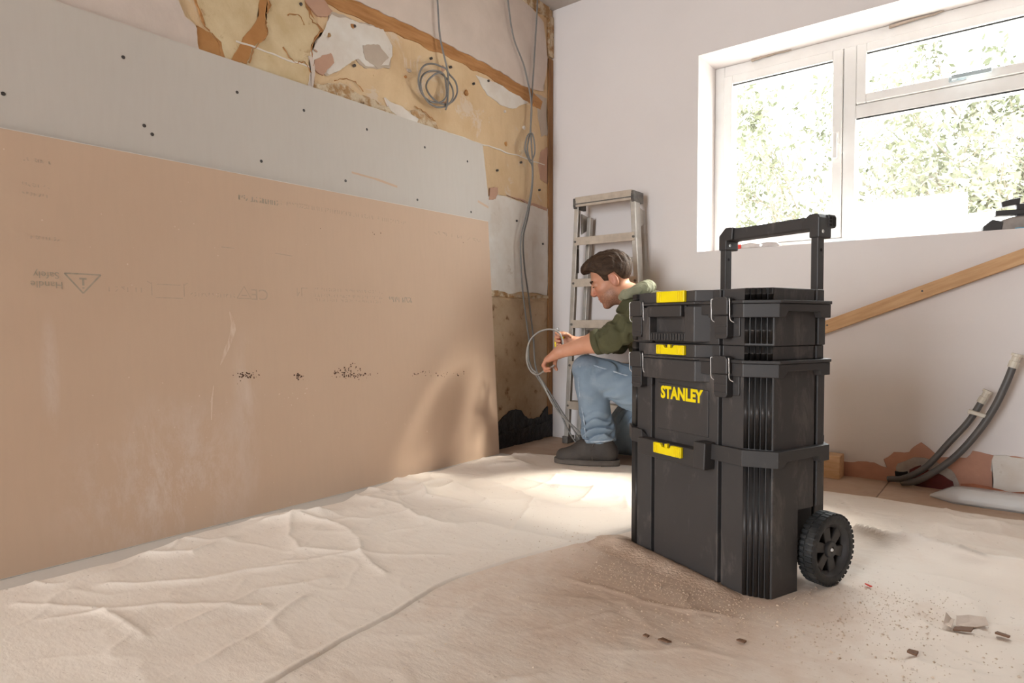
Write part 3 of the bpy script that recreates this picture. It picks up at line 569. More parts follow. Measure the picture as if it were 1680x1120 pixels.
CREASES = [([(1.24, -1.702), (1.34, -1.69), (1.443, -1.698), (1.52, -1.70), (1.606, -1.667), (1.70, -1.65)], 0.005, 0.005),
           ([(1.888, -1.685), (1.94, -1.66), (1.985, -1.625), (1.975, -1.54), (1.974, -1.462)], 0.006, 0.008), ([(1.985, -1.625), (2.05, -1.62), (2.144, -1.571), (2.4, -1.6)], 0.006, 0.009),
           ([(1.758, -0.877), (1.82, -0.91), (1.905, -0.924), (2.02, -0.95), (2.148, -0.975), (2.5, -1.0)], 0.055, 0.022), ([(1.95, -1.28), (1.955, -1.38), (1.95, -1.48)], 0.006, 0.006),
           ([(1.2, -2.15), (1.36, -1.95), (1.43, -1.8)], 0.003, 0.005), ([(0.95, -2.6), (0.90, -2.35), (0.83, -2.2)], 0.006, 0.008), ([(0.50, -2.60), (0.62, -2.42), (0.80, -2.28)], 0.006, 0.007), ([(0.36, -2.62), (0.52, -2.52), (0.75, -2.50)], 0.006, 0.007), ([(1.25, -2.55), (1.32, -2.3), (1.46, -2.1)], 0.004, 0.006), ([(1.5, -1.95), (1.62, -1.85), (1.78, -1.80)], 0.004, 0.006), ([(0.62, -0.85), (0.68, -1.0), (0.66, -1.18)], 0.010, 0.012), ([(0.84, -0.72), (0.87, -0.95), (0.9, -1.1)], 0.010, 0.012), ([(1.7, -1.12), (1.85, -1.16), (2.1, -1.12)], 0.012, 0.02), ([(1.75, -0.62), (2.0, -0.68), (2.4, -0.66)], 0.016, 0.025),
           ([(1.82, -0.48), (2.1, -0.52)], 0.01, 0.02),
           ([(0.60, -2.10), (0.66, -2.02), (0.70, -1.93), (0.78, -1.96), (0.86, -1.985)], 0.008, 0.008), ([(0.40, -2.45), (0.55, -2.30), (0.64, -2.08)], 0.010, 0.010),
           ([(0.70, -1.93), (0.60, -1.86), (0.45, -1.82), (0.32, -1.86)], 0.012, 0.011), ([(0.70, -1.93), (0.80, -1.88), (0.9, -1.80)], 0.006, 0.008),
           ([(0.78, -1.20), (0.84, -1.36), (0.92, -1.52), (0.94, -1.62)], 0.006, 0.007), ([(0.45, -1.10), (0.62, -1.14), (0.78, -1.20), (0.95, -1.22), (1.05, -1.15)], 0.014, 0.014), ([(0.55, -1.0), (0.75, -1.02), (0.9, -0.95)], 0.018, 0.02),
           ([(0.35, -1.35), (0.45, -1.42), (0.58, -1.40)], 0.020, 0.016), ([(0.40, -1.22), (0.52, -1.26), (0.64, -1.32)], 0.018, 0.014), ([(0.30, -1.6), (0.45, -1.55), (0.60, -1.62), (0.75, -1.60)], 0.012, 0.014),
           ([(0.24, -1.95), (0.30, -1.88), (0.33, -1.80)], 0.030, 0.022), ([(0.30, -1.88), (0.42, -1.98), (0.55, -2.02), (0.68, -1.95)], 0.014, 0.012),
           ([(0.26, -2.3), (0.34, -2.22), (0.30, -2.10)], 0.014, 0.014), ([(0.75, -2.45), (0.72, -2.25), (0.78, -2.10)], 0.006, 0.012),
           ([(0.30, -0.78), (0.5, -0.74), (0.66, -0.76)], 0.012, 0.016), ([(0.95, -0.75), (1.0, -0.95), (1.1, -1.1)], 0.012, 0.02)]
TBX, TBY, TBA = 1.448, -1.457, math.radians(-20.4)
def tb_local(x, y):
    dx, dy = x - TBX, y - TBY; return dx * math.cos(TBA) + dy * math.sin(TBA), -dx * math.sin(TBA) + dy * math.cos(TBA)
def sheet_h(x, y):
    lx, ly = tb_local(x, y)
    q = np.hypot(np.maximum(np.abs(lx) - 0.28, 0), np.maximum(np.abs(ly - 0.15) - 0.19, 0)); k = sm(0.0, 0.12, q)
    k = k * sm(0.10, 0.22, seg_d(x, y, [(0.47, -0.62), (0.73, -0.50)]))
    k = k * sm(0.10, 0.25, seg_d(x, y, [(0.5, -0.45), (0.95, -0.25), (1.2, -0.2)]))
    wx = x + 0.10 * (fbm(x, y, 3.0, 5) - 0.5); wy = y + 0.10 * (fbm(x, y, 3.0, 6) - 0.5)
    far = sm(-2.2, -0.7, y)
    n1 = fbm(wx * 1.0, wy * 1.6, 1.7, 11, 3)
    r1 = 1 - np.abs(2 * fbm(wx * 1.2, wy * 0.9, 3.2, 21, 3) - 1); r2 = 1 - np.abs(2 * fbm(wx * 0.7 + wy * 0.5, wy - 0.4 * wx, 5.5, 31, 2) - 1)
    leftk = 1 - sm(0.22, 0.55, x)
    rk = sm(1.75, 2.05, x) * sm(-1.9, -1.3, y)
    h = 0.014 * (n1 - 0.40).clip(0) + (0.0022 + 0.004 * rk + 0.006 * leftk + 0.003 * far) * r1 ** 9 + (0.0012 + 0.003 * leftk + 0.005 * rk) * r2 ** 10
    h = h + (0.014 * leftk + 0.0010) * (fbm(wx, wy, 6.0, 41, 3) - 0.35).clip(0)
    cx_, cy_ = x + 0.03 * (fbm(x, y, 9, 51, 3) - 0.5), y + 0.03 * (fbm(x, y, 9, 52, 3) - 0.5)
    am = 0.35 + 1.6 * (fbm(x, y, 5.0, 91, 3) - 0.25).clip(0)
    for pts, a, wd in CREASES:
        d = seg_d(cx_, cy_, pts); h = h + a * am * (0.55 * np.exp(-d / (0.45 * wd)) + 0.45 * np.exp(-(d / (2.0 * wd)) ** 2))
    return 0.0025 + h * k
def lerp_curve(pts):
    a = np.array([p[0] for p in pts]); b = np.array([p[1] for p in pts]); i = np.argsort(a); a, b = a[i], b[i]
    return lambda t: np.interp(t, a, b)
xl = lerp_curve([(-4.6, 0.27), (-2.622, 0.245), (-2.487, 0.258), (-2.387, 0.248), (-2.27, 0.215), (-2.176, 0.204), (-2.05, 0.185), (-1.935, 0.190), (-1.80, 0.245), (-1.665, 0.270), (-1.5, 0.20), (-1.312, 0.16), (-1.1, 0.165), (-0.937, 0.168), (-0.8, 0.20), (-0.4, 0.26)])
xo = lerp_curve([(-4.6, 1.35), (-2.411, 1.091), (-2.257, 1.065), (-2.107, 1.055), (-1.95, 1.026), (-1.876, 1.026), (-1.782, 1.043), (-1.66, 1.07), (-1.573, 1.092), (-1.412, 1.156), (-1.25, 1.20), (-1.0, 1.22), (-0.4, 1.25)])
yb2 = lerp_curve([(0.1, -0.64), (0.25, -0.60), (0.35, -0.52), (0.5, -0.47), (0.8, -0.43), (1.3, -0.45)])
yb1 = lerp_curve([(0.7, -0.42), (1.3, -0.40), (1.563, -0.359), (1.70, -0.35), (1.843, -0.348), (2.0, -0.36), (2.151, -0.389), (2.6, -0.42), (4.3, -0.5)])
def cloth(name, y0, ybf, xlf, xrf, nx, ny, dz, mat, label, hem_side=None):
    s, t = np.meshgrid(np.linspace(0, 1, nx) ** 1.0, np.linspace(0, 1, ny)); t = 1 - (1 - t) ** 1.0
    y = y0 + (-0.45 - y0) * t; x = xlf(y) + (xrf(y) - xlf(y)) * s
    y = y0 + (ybf(x) + 0.006 * (fbm(x, y, 14, 77) - 0.5) - y0) * t; x = xlf(y) + (xrf(y) - xlf(y)) * s
    z = sheet_h(x, y) + dz
    if hem_side == 'r':                                     # stitched hem along the free edge
        d = np.abs(x - xrf(y)); z = z + 0.0022 * np.exp(-((d - 0.008) / 0.006) ** 2)
        z = np.where(d < 0.002, z - dz - 0.001, z)
    e = sm(0.0, 0.05, ybf(x) - y); over = x > 0.53
    z = np.where(over, z * (0.3 + 0.7 * e) + (FZ + 0.007) * (1 - e) * 0.8, z)
    idx = np.arange(nx * ny).reshape(ny, nx)
    f = np.stack([idx[:-1, :-1], idx[:-1, 1:], idx[1:, 1:], idx[1:, :-1]], -1).reshape(-1, 4)
    me = bpy.data.meshes.new(name); me.from_pydata(np.stack([x, y, z], -1).reshape(-1, 3).tolist(), [], f.tolist())
    o = link(name, me, mat, smooth=True); tag(o, label, 'dust sheet'); return o
cloth('dust_sheet', -3.6, yb1, lambda y: xo(y) - 0.35, lambda y: 3.9 + 0 * y, 430, 460, 0.0, 'sheet', 'dirt-strewn cotton dust sheet under the black tool boxes')
cloth('dust_sheet', -3.6, yb2, xl, xo, 230, 620, 0.0045, 'sheet2', 'cleaner creased cotton dust sheet along the leaning plasterboards', 'r')

# dirt heap and grit round the boxes
gx, gy = np.meshgrid(np.linspace(0.98, 1.95, 150), np.linspace(-1.80, -1.25, 90))
lx, ly = tb_local(gx, gy)
mh = 0.015 * np.exp(-((lx + 0.24) / 0.08) ** 2 - ((ly + 0.035) / 0.06) ** 2) + 0.015 * np.exp(-((lx + 0.12) / 0.12) ** 2 - ((ly + 0.03) / 0.05) ** 2) + 0.012 * np.exp(-((lx - 0.05) / 0.14) ** 2 - ((ly + 0.025) / 0.035) ** 2)
mh = mh * (0.7 + 0.6 * fbm(gx, gy, 22, 61, 4)) - 0.0035
iz = sheet_h(gx, gy) + mh
iz = np.where((np.abs(lx) < 0.235) & (ly > 0.004) & (ly < 0.24), -0.004, iz)
nyg, nxg = gx.shape; idx = np.arange(nxg * nyg).reshape(nyg, nxg)
f = np.stack([idx[:-1, :-1], idx[:-1, 1:], idx[1:, 1:], idx[1:, :-1]], -1).reshape(-1, 4); keep = (mh.reshape(-1)[f] > -0.001).any(1)
me = bpy.data.meshes.new('dirt_heap'); me.from_pydata(np.stack([gx, gy, iz], -1).reshape(-1, 3).tolist(), [], f[keep].tolist())
bm = bmesh.new(); bm.from_mesh(me); bmesh.ops.delete(bm, geom=[v for v in bm.verts if not v.link_faces], context='VERTS'); bm.to_mesh(me); bm.free()
tag(link('dirt_heap', me, 'dirt', smooth=True), 'low heap of brown plaster dirt along the front of the tool boxes', 'dirt', kind='stuff')
mb = MB(); G = np.random.default_rng(4)
def grains(n, cx, cy, sx, sy, a, smin, smax):
    u, v = G.normal(0, sx, n), G.normal(0, sy, n); x = cx + u * math.cos(a) - v * math.sin(a); y = cy + u * math.sin(a) + v * math.cos(a)
    l1, l2 = tb_local(x, y); ok = ~((np.abs(l1) < 0.25) & (l2 > 0) & (l2 < 0.26)) & (x > 0.3); x, y, l1, l2 = x[ok], y[ok], l1[ok], l2[ok]; n = len(x)
    r = G.uniform(smin, smax, n) * np.where(G.random(n) < 0.9, 1, 1.9)
    z = sheet_h(x, y) + np.where(x < xo(y), 0.0045, 0) + 0.012 * np.exp(-((l1 + 0.24) / 0.08) ** 2 - ((l2 + 0.035) / 0.06) ** 2) + r * 0.45
    p = np.array([(1, 0, 0), (-1, 0, 0), (0, 1, 0), (0, -1, 0), (0, 0, .8), (0, 0, -.6)])
    q = np.stack([x, y, z], -1)[:, None] + p[None] * r[:, None, None] * G.uniform(.6, 1.3, (n, 6, 1))
    for k in range(n): mb.add(q[k].tolist(), [(0, 2, 4), (2, 1, 4), (1, 3, 4), (3, 0, 4), (2, 0, 5), (1, 2, 5), (3, 1, 5), (0, 3, 5)])
grains(600, 1.80, -1.42, 0.10, 0.07, 0.3, 0.0007, 0.0019); grains(800, 1.62, -1.60, 0.22, 0.07, -0.1, 0.0008, 0.0022)
grains(420, 1.30, -1.56, 0.17, 0.06, -0.36, 0.0009, 0.0022); grains(420, 1.75, -1.70, 0.25, 0.16, 0.3, 0.0006, 0.0016); grains(260, 1.98, -1.40, 0.08, 0.10, 0, 0.0007, 0.0018)
grains(260, 1.25, -1.95, 0.30, 0.25, 0, 0.0007, 0.0018); grains(120, 0.6, -1.7, 0.35, 0.5, 0, 0.0006, 0.0014)
tag(mb.build('plaster_grit', 'grit'), 'pale plaster grit scattered on the dust sheets', 'grit', kind='stuff')
def zs(x, y): return float(sheet_h(np.array([x]), np.array([y]))[0])
def flake(name, pts, x, y, mat, label, cat, rise=0.006, th_=0.0012, group=None, rz=0.0):
    z0 = zs(x, y) + 0.002; n = len(pts); R_ = random.Random(int(x * 1e4))
    zz = [R_.uniform(0, rise) for _ in pts]; mb = MB()
    mb.add([(p[0], p[1], h_) for p, h_ in zip(pts, zz)] + [(p[0], p[1], h_ + th_) for p, h_ in zip(pts, zz)] + [(0, 0, rise * 0.3), (0, 0, rise * 0.3 + th_)],
           [(i, n + i, n + (i + 1) % n, (i + 1) % n) for i in range(n)] + [(i, (i + 1) % n, 2 * n) for i in range(n)] + [(n + i, n + (i + 1) % n, 2 * n + 1) for i in range(n)])
    o = mb.build(name, mat); place(o, (x, y, z0), rz); return tag(o, label, cat, group)
flake('paper_scrap', [(-0.035, -0.012), (-0.01, -0.02), (0.03, -0.012), (0.04, 0.012), (0.01, 0.02), (-0.02, 0.012)], 2.055, -1.385, 'paper', 'pale curled scrap of torn lining paper at the right', 'paper', 0.014, rz=0.6)
flake('paper_scrap', [(-0.03, -0.006), (0.0, -0.010), (0.03, -0.004), (0.028, 0.006), (-0.02, 0.008)], 2.02, -1.415, 'paper', 'narrow upturned scrap of paper beside the larger one', 'paper', 0.018, rz=1.6)
flake('bark_chip', [(-0.02, -0.006), (0.012, -0.010), (0.022, 0.004), (-0.01, 0.009)], 2.045, -1.43, 'bark_chip', 'dark brown chip under the paper scraps', 'debris', 0.008, 0.003, rz=0.4)
flake('bark_chip', [(-0.012, -0.005), (0.01, -0.006), (0.014, 0.004), (-0.006, 0.007)], 1.577, -1.854, 'bark_chip', 'dark flat chip in front of the boxes, left of a smaller one', 'debris', 0.004, 0.003)
flake('bark_chip', [(-0.008, -0.004), (0.008, -0.005), (0.010, 0.003), (-0.004, 0.005)], 1.698, -1.757, 'bark_chip', 'small dark chip lying right of the larger one', 'debris', 0.004, 0.003)
flake('bark_chip', [(-0.006, -0.003), (0.005, -0.004), (0.006, 0.003), (-0.003, 0.004)], 1.54, -1.86, 'bark_chip', 'tiny dark crumb left of the flat chip', 'debris', 0.003, 0.003)
flake('bark_chip', [(-0.012, -0.008), (0.010, -0.007), (0.013, 0.006), (-0.008, 0.009)], 2.11, -1.40, 'bark_chip', 'brown chip furthest right on the sheet', 'debris', 0.006, 0.004)
flake('bark_chip', [(-0.008, -0.006), (0.008, -0.006), (0.010, 0.005), (-0.006, 0.008)], 1.975, -1.605, 'bark_chip', 'brown crumb on the fold at lower right', 'debris', 0.006, 0.004)
flake('red_scrap', [(-0.008, -0.003), (0.008, -0.003), (0.008, 0.003), (-0.008, 0.003)], 1.849, -1.287, 'red', 'tiny bright red plastic scrap right of the wheel', 'scrap', 0.003, 0.003, rz=-0.6)
# ------------------------------------------------------------------ stacked tool boxes
HW, DEP, CHX, CHY = 0.24, 0.25, 0.055, 0.035
def plan(o=0.0, y1=DEP, grooves=True, rear=True, hw=HW):
    p = [(-hw - o, CHY + 0.0), (-hw + CHX - o * 0.4, -o)]
    if grooves:
        for gx_ in (-0.120, 0.114): p += [(gx_ - 0.006, -o), (gx_ - 0.005, 0.013), (gx_ + 0.005, 0.013), (gx_ + 0.006, -o)]
    p += [(hw - CHX + o * 0.4, -o), (hw + o, CHY)]
    if rear and grooves: p += [(hw + o, y1 - 0.062), (hw - 0.009, y1 - 0.060), (hw - 0.009, y1 - 0.050), (hw + o, y1 - 0.048)]
    p += [(hw + o, y1 - 0.022), (hw - 0.03, y1 + o), (-hw + 0.03, y1 + o), (-hw - o, y1 - 0.022)]
    return p
def ring(o, zfun, zt, inset=0.02):
    """rim that runs round the box; its lower edge follows zfun(kind)"""
    a = [(-HW - o, DEP - 0.022, 'c'), (-HW - o, 0.195, 'c'), (-HW - o, 0.185, 's'), (-HW - o, 0.065, 's'), (-HW - o, 0.05, 'c'), (-HW - o, CHY - 0.002, 'c'), (-HW + CHX - o * 0.4, -o, 'c'),
         (-0.150, -o, 'c'), (-0.148, -o, 'f'), (0.085, -o, 'f'), (0.087, -o, 'c'), (HW - CHX + o * 0.4, -o, 'c'), (HW + o, CHY - 0.002, 'c'),
         (HW + o, 0.05, 'c'), (HW + o, 0.065, 's'), (HW + o, 0.185, 's'), (HW + o, 0.195, 'c'), (HW + o, DEP - 0.022, 'c'), (HW - 0.03, DEP + o, 'c'), (-HW + 0.03, DEP + o, 'c')]
    n = len(a); k = (HW + o - inset) / (HW + o); cy_ = DEP / 2; ky = (DEP / 2 + o - inset) / (DEP / 2 + o); mb = MB(); vs_ = []
    for x, y, q in a:
        zb = zfun(q); vs_ += [(x, y, zb), (x, y, zt), (x * k, cy_ + (y - cy_) * ky, zt), (x * k, cy_ + (y - cy_) * ky, zb)]
    fs = []
    for i in range(n):
        j = (i + 1) % n
        for e in range(4): fs.append((i * 4 + e, j * 4 + e, j * 4 + (e + 1) % 4, i * 4 + (e + 1) % 4))
    mb.add(vs_, fs); return mb
RIB = None
def ribs(parent, z0, z1):
    global RIB
    if RIB is None:
        RIB = bpy.data.meshes.new('corner_rib'); q = MB().tube([(0, 0, 0), (0, 0, 1)], 0.0056, 10); RIB.from_pydata(q.v, [], q.f); RIB.materials.append(MAT['black2'])
        RIB.polygons.foreach_set('use_smooth', [len(p.vertices) == 4 for p in RIB.polygons])
    for sx in (1, -1):
        for t in (0.06, 0.26, 0.45, 0.64, 0.84):
            o = link('corner_rib', RIB, None, parent); o.location = (sx * (HW - CHX + CHX * t), CHY * t, z0); o.scale = (1, 1, z1 - z0)
def latch(parent, x, zt):
    l_ = MB().prism_axis([(-0.024, -0.042), (0.024, -0.042), (0.024, -0.006), (0.017, 0.001), (-0.017, 0.001), (-0.024, -0.006)], -0.031, -0.006, 'y').build('latch', 'black2', parent, bevel=0.003)
    l_.location = (x, 0, zt)
    MB().prism_axis([(-0.020, -0.092), (-0.015, -0.099), (0.015, -0.099), (0.020, -0.092), (0.020, -0.043), (-0.020, -0.043)], -0.026, -0.004, 'y').build('lever', 'black2', l_, bevel=0.002)
    for z_ in (-0.070, -0.089): MB().box(-0.018, 0.018, -0.0285, -0.025, z_, z_ + 0.003).build('lever_ridge', 'black', l_, bevel=0.0008)
    for sx in (-1, 1):
        MB().tube(spline([(sx * 0.022, -0.024, -0.004), (sx * 0.0265, -0.028, -0.0035), (sx * 0.0275, -0.0285, -0.010), (sx * 0.0275, -0.0275, -0.030), (sx * 0.0275, -0.026, -0.052), (sx * 0.0275 + 0.005, -0.018, -0.060)], 4), 0.0012, 8).build('wire', 'chrome', l_, smooth=True)
    pk_ = MB().prism_axis([(-0.034, -0.094), (0.036, -0.094), (0.038, -0.090), (0.038, -0.034), (-0.036, -0.034), (-0.036, -0.090)], -0.004, 0.004, 'y').build('latch_seat', 'black', l_, bevel=0.002)
    return l_
def clip(parent, z0, z1, y, notch):
    c = MB(); x0, x1 = -0.076, 0.024; zm = z1 - (z1 - z0) * 0.45
    if notch: out = [(x0, z0), (x1, z0), (x1, z1), (-0.012, z1), (-0.017, zm + 0.004), (-0.045, zm + 0.004), (-0.050, z1), (x0, z1)]
    else: out = [(x0, z0), (x1, z0), (x1, z1), (x0, z1)]
    o = c.prism_axis(out, y - 0.010, y, 'y').build('clip', 'yellow', parent, bevel=0.002, label='bright yellow plastic clip')
    for k in range(4): MB().box(x1 - 0.024 + k * 0.006, x1 - 0.0215 + k * 0.006, y - 0.0118, y - 0.009, z0 + 0.002, z1 - 0.002).build('clip_ridge', 'yellow', o, bevel=0.0006)
    for k in range(3): MB().box(x0 + 0.004 + k * 0.006, x0 + 0.0065 + k * 0.006, y - 0.0118, y - 0.009, z0 + 0.002, z1 - 0.002).build('clip_ridge', 'yellow', o, bevel=0.0006)
    if notch: MB().box(-0.036, -0.026, y - 0.008, y + 0.004, zm, z1 + 0.001).build('clip_hook', 'yellow', o, bevel=0.001)
    return o
TZ = 0.0025
LOC = (TBX, TBY, TZ)
# bottom bin on wheels
bn = thing('rolling_tool_bin', 'deep black wheeled tool bin with pull-up handle, bottom of the stack', 'tool bin', LOC, TBA)
y_low = 0.130
lowp = plan(0, DEP, True, False)
lowp = [q for q in lowp if q[1] < 0.05] + [(HW, y_low), (-HW, y_low)]
MB().prism(lowp, 0.0, 0.325).build('body', 'black', bn, bevel=0.002)
upp = [(HW, y_low - 0.001), (HW, DEP - 0.062), (HW - 0.009, DEP - 0.060), (HW - 0.009, DEP - 0.050), (HW, DEP - 0.048), (HW, DEP - 0.022), (HW - 0.03, DEP), (-HW + 0.03, DEP), (-HW, DEP - 0.022), (-HW, y_low - 0.001)]
MB().prism(upp, 0.1975, 0.325).build('rear_body', 'black', bn, bevel=0.0008)
MB().box(-0.20, 0.20, y_low - 0.002, 0.245, 0.045, 0.201).build('wheel_housing', 'black2', bn, bevel=0.004)
rb = ring(0.015, lambda q: {'c': 0.311, 's': 0.325, 'f': 0.300}[q], 0.3495)
# the rim steps down between the two tabs in front
rb.v = [(x, y, (0.326 if (abs(z - 0.3495) < 1e-6 and y < 0.01 and -0.149 < x < 0.0855) else z)) for x, y, z in rb.v]
rb.build('rim', 'black2', bn, bevel=0.0015)
MB().prism_axis([(-0.148, 0.284), (0.064, 0.284), (0.064, 0.330), (-0.148, 0.330)], -0.032, 0.0, 'y').build('front_shelf', 'black2', bn, bevel=0.003)
MB().prism_axis([(0.062, 0.284), (0.098, 0.284), (0.101, 0.352), (0.062, 0.352)], -0.038, 0.0, 'y').build('rim_tab', 'black2', bn, bevel=0.003)
clip(bn, 0.301, 0.329, -0.032, True)
ribs(bn, 0.002, 0.311)
def wheel(sx):
    o = bpy.data.objects.new('wheel', None); COL.objects.link(o); o.parent = bn; o.location = (sx * 0.2505, 0.228, 0.0905); o.rotation_euler = (0, 0, 0 if sx > 0 else PI)
    MB().lathe([(-0.019, 0.063), (-0.0205, 0.078), (-0.016, 0.0870), (0.016, 0.0870), (0.0205, 0.080), (0.0205, 0.070), (0.018, 0.066)], 56, 'x').build('tyre', 'rubber', o, smooth=True)
    t = MB(); n = 40
    for k in range(n):
        for s, x0, x1 in ((0, -0.0185, -0.002), (0.5, 0.001, 0.0185)):
            a = 2 * PI * (k + s) / n; M = Matrix.Rotation(a, 4, 'X') @ Matrix.Rotation(0.35 * (1 if s else -1), 4, 'Z')
            t.box(x0, x1, -0.0042, 0.0042, 0.085, 0.0893, Matrix.Rotation(a, 4, 'X') @ Matrix.Translation((0, 0, 0)))
    t.build('tread', 'rubber', o)
    MB().lathe([(-0.015, 0.052), (0.006, 0.054), (0.0145, 0.063), (0.0185, 0.0655), (0.0185, 0.0665), (-0.015, 0.0665)], 56, 'x').build('rim', 'black2', o, smooth=True)
    MB().lathe([(-0.015, 0.0), (-0.015, 0.054), (-0.011, 0.054), (-0.011, 0.0)], 40, 'x', closed=False).build('spoke_gap_shade', 'rubber', o)  # dark backing disc stands in for shade between the spokes
    sp = MB(); pr = [(-0.0105, 0.014), (-0.0145, 0.056), (0.0145, 0.056), (0.0105, 0.014)]
    sp.prism_axis(pr, -0.006, 0.009, 'x')
    me = None
    for k in range(6):
        if me is None: q = sp.build('spoke', 'black2', o, bevel=0.002); me = q.data
        else: q = link('spoke', me, None, o, bevel=0.002)
        q.rotation_euler = (2 * PI * k / 6 + 0.25, 0, 0)
    MB().lathe([(-0.012, 0.0), (-0.012, 0.020), (0.0145, 0.020), (0.016, 0.018), (0.016, 0.0075), (0.011, 0.0065), (0.011, 0.0)], 28, 'x', closed=False).build('hub', 'black2', o)
    MB().lathe([(0.010, 0.0), (0.010, 0.0055), (0.0155, 0.005), (0.018, 0.003), (0.0185, 0.0)], 16, 'x', closed=False).build('axle_end', 'chrome', o, smooth=True)
    return o
wheel(1); wheel(-1)
# telescopic handle
hd = bpy.data.objects.new('pull_handle', None); COL.objects.link(hd); hd.parent = bn
for x in (-0.117, 0.1755):
    MB().box(x, x + 0.020, 0.262, 0.288, 0.12, 0.875).build('handle_post', 'black2', hd, bevel=0.002)
    MB().lathe([(-0.0005, 0.0), (-0.0005, 0.0042), (0.0006, 0.0042), (0.0006, 0.0)], 14, 'x', (x + 0.020, 0.275, 0.835), False).build('post_hole_shade', 'hole', hd)  # post with a flat dark disc painted as the shade in its hole
    MB().box(x - 0.006, x + 0.026, 0.250, 0.292, 0.06, 0.36).build('post_guide', 'black', bn, bevel=0.003)
MB().prism_axis([(-0.121, 0.862), (-0.093, 0.862), (-0.093, 0.888), (-0.072, 0.890), (-0.070, 0.926), (-0.098, 0.927), (-0.121, 0.905)], 0.259, 0.312, 'y').build('handle_corner', 'black2', hd, bevel=0.003)
MB().prism_axis([(0.1715, 0.866), (0.1995, 0.866), (0.1995, 0.917), (0.192, 0.928), (0.170, 0.928), (0.150, 0.912), (0.150, 0.890), (0.1715, 0.888)], 0.259, 0.312, 'y').build('handle_corner', 'black2', hd, bevel=0.003)
g = MB().box(-0.075, 0.155, 0.266, 0.312, 0.889, 0.923).build('grip', 'black', hd, bevel=0.005)
# grip end; its openings are flat near-black pieces painted as shade
MB().prism_axis([(0.300, 0.893), (0.326, 0.893), (0.332, 0.899), (0.332, 0.921), (0.326, 0.927), (0.300, 0.927)], 0.174, 0.2005, 'x').build('grip_end', 'black2', hd, bevel=0.002)
MB().prism_axis([(0.316, 0.898), (0.326, 0.898), (0.328, 0.901), (0.328, 0.919), (0.326, 0.922), (0.316, 0.922)], 0.1995, 0.2012, 'x').build('grip_opening_shade', 'hole', hd)
for k in range(3): MB().box(0.1995, 0.2012, 0.302, 0.311, 0.8975 + k * 0.009, 0.9035 + k * 0.009).build('grip_opening_shade', 'hole', hd)
for x, y, z in ((-0.093, 0.275, 0.876), (0.1995, 0.275, 0.882)):
    MB().lathe([(-0.001, 0.0), (-0.001, 0.0045), (0.0010, 0.0045), (0.0004, 0.002), (0.0004, 0.0)], 14, 'x', (x, y, z), False).build('screw', 'chrome', hd)

def bulge(z0, z1, y=-0.024, name='front_bulge', parent=None, x0=-0.135, x1=0.052):
    return MB().prism([(x0 - 0.02, 0.006), (x0, y), (x1, y), (x1 + 0.034, 0.006)], z0, z1).build(name, 'black', parent, bevel=0.0025)
# middle box
tm = thing('tool_box', 'middle black tool box with yellow lettering, standing in the bin rim', 'tool box', LOC, TBA)
MB().prism(plan(0), 0.3262, 0.545).build('body', 'black', tm, bevel=0.002)
ring(0.014, lambda q: {'c': 0.521, 's': 0.535, 'f': 0.521}[q], 0.5525).build('rim', 'black2', tm, bevel=0.0015)
ring(0.0175, lambda q: 0.553, 0.5605).build('lid_flange', 'black2', tm, bevel=0.0012)
MB().prism(plan(-0.004), 0.5605, 0.5935).build('lid', 'black', tm, bevel=0.002)
bulge(0.499, 0.5525, -0.024, 'front_bulge', tm); bulge(0.554, 0.5605, -0.028, 'lid_flange_front', tm); bulge(0.5605, 0.5935, -0.024, 'lid_front', tm)
MB().prism_axis([(-0.100, 0.360), (0.078, 0.360), (0.078, 0.478), (-0.090, 0.487), (-0.100, 0.487)], -0.003, 0.002, 'y').build('name_panel', 'black', tm, bevel=0.0015)
clip(tm, 0.5655, 0.5905, -0.024, True)
for x in (-0.160, 0.135): latch(tm, x, 0.568)
ribs(tm, 0.352, 0.521); ribs(tm, 0.5605, 0.593)
me = text_mesh('STANLEY', 0.048, 0.0022, 0.0003, 1.0)
xs = [v.co.x for v in me.vertices]; wdt = max(xs) - min(xs)
lt = link('lettering', me, 'yellow', tm, label='yellow capital letters STANLEY')
lt.matrix_local = Matrix.Translation((-0.087, -0.0034, 0.446)) @ Matrix.Rotation(PI / 2, 4, 'X') @ Matrix.Diagonal((0.149 / wdt, 0.92, 1, 1))
# top box
tt = thing('tool_box', 'topmost black tool box with carry handle and two wire latches', 'tool box', LOC, TBA)
MB().prism(plan(0), 0.5942, 0.688).build('body', 'black', tt, bevel=0.002)
ring(0.014, lambda q: {'c': 0.661, 's': 0.675, 'f': 0.668}[q], 0.6935).build('rim', 'black2', tt, bevel=0.0015)
ring(0.0175, lambda q: 0.694, 0.7015).build('lid_flange', 'black2', tt, bevel=0.0012)
MB().prism(plan(-0.004), 0.7015, 0.7305).build('lid', 'black', tt, bevel=0.002)
bulge(0.695, 0.7015, -0.028, 'lid_flange_front', tt); bulge(0.7015, 0.7305, -0.024, 'lid_front', tt)
MB().prism([(-0.157, 0.004), (-0.137, -0.026), (-0.108, -0.026), (-0.108, 0.004)], 0.600, 0.690).build('handle_side', 'black', tt, bevel=0.002)
MB().prism([(0.018, 0.004), (0.018, -0.026), (0.050, -0.026), (0.084, 0.004)], 0.600, 0.690).build('handle_side', 'black', tt, bevel=0.002)
MB().box(-0.109, 0.019, -0.020, 0.002, 0.676, 0.6935).build('front_rail', 'black', tt, bevel=0.002)
MB().box(-0.112, 0.012, -0.032, 0.0, 0.664, 0.6940).build('clip_plate', 'black2', tt, bevel=0.003)
MB().box(-0.109, 0.019, -0.024, 0.002, 0.600, 0.623).build('carry_handle', 'black2', tt, bevel=0.003)
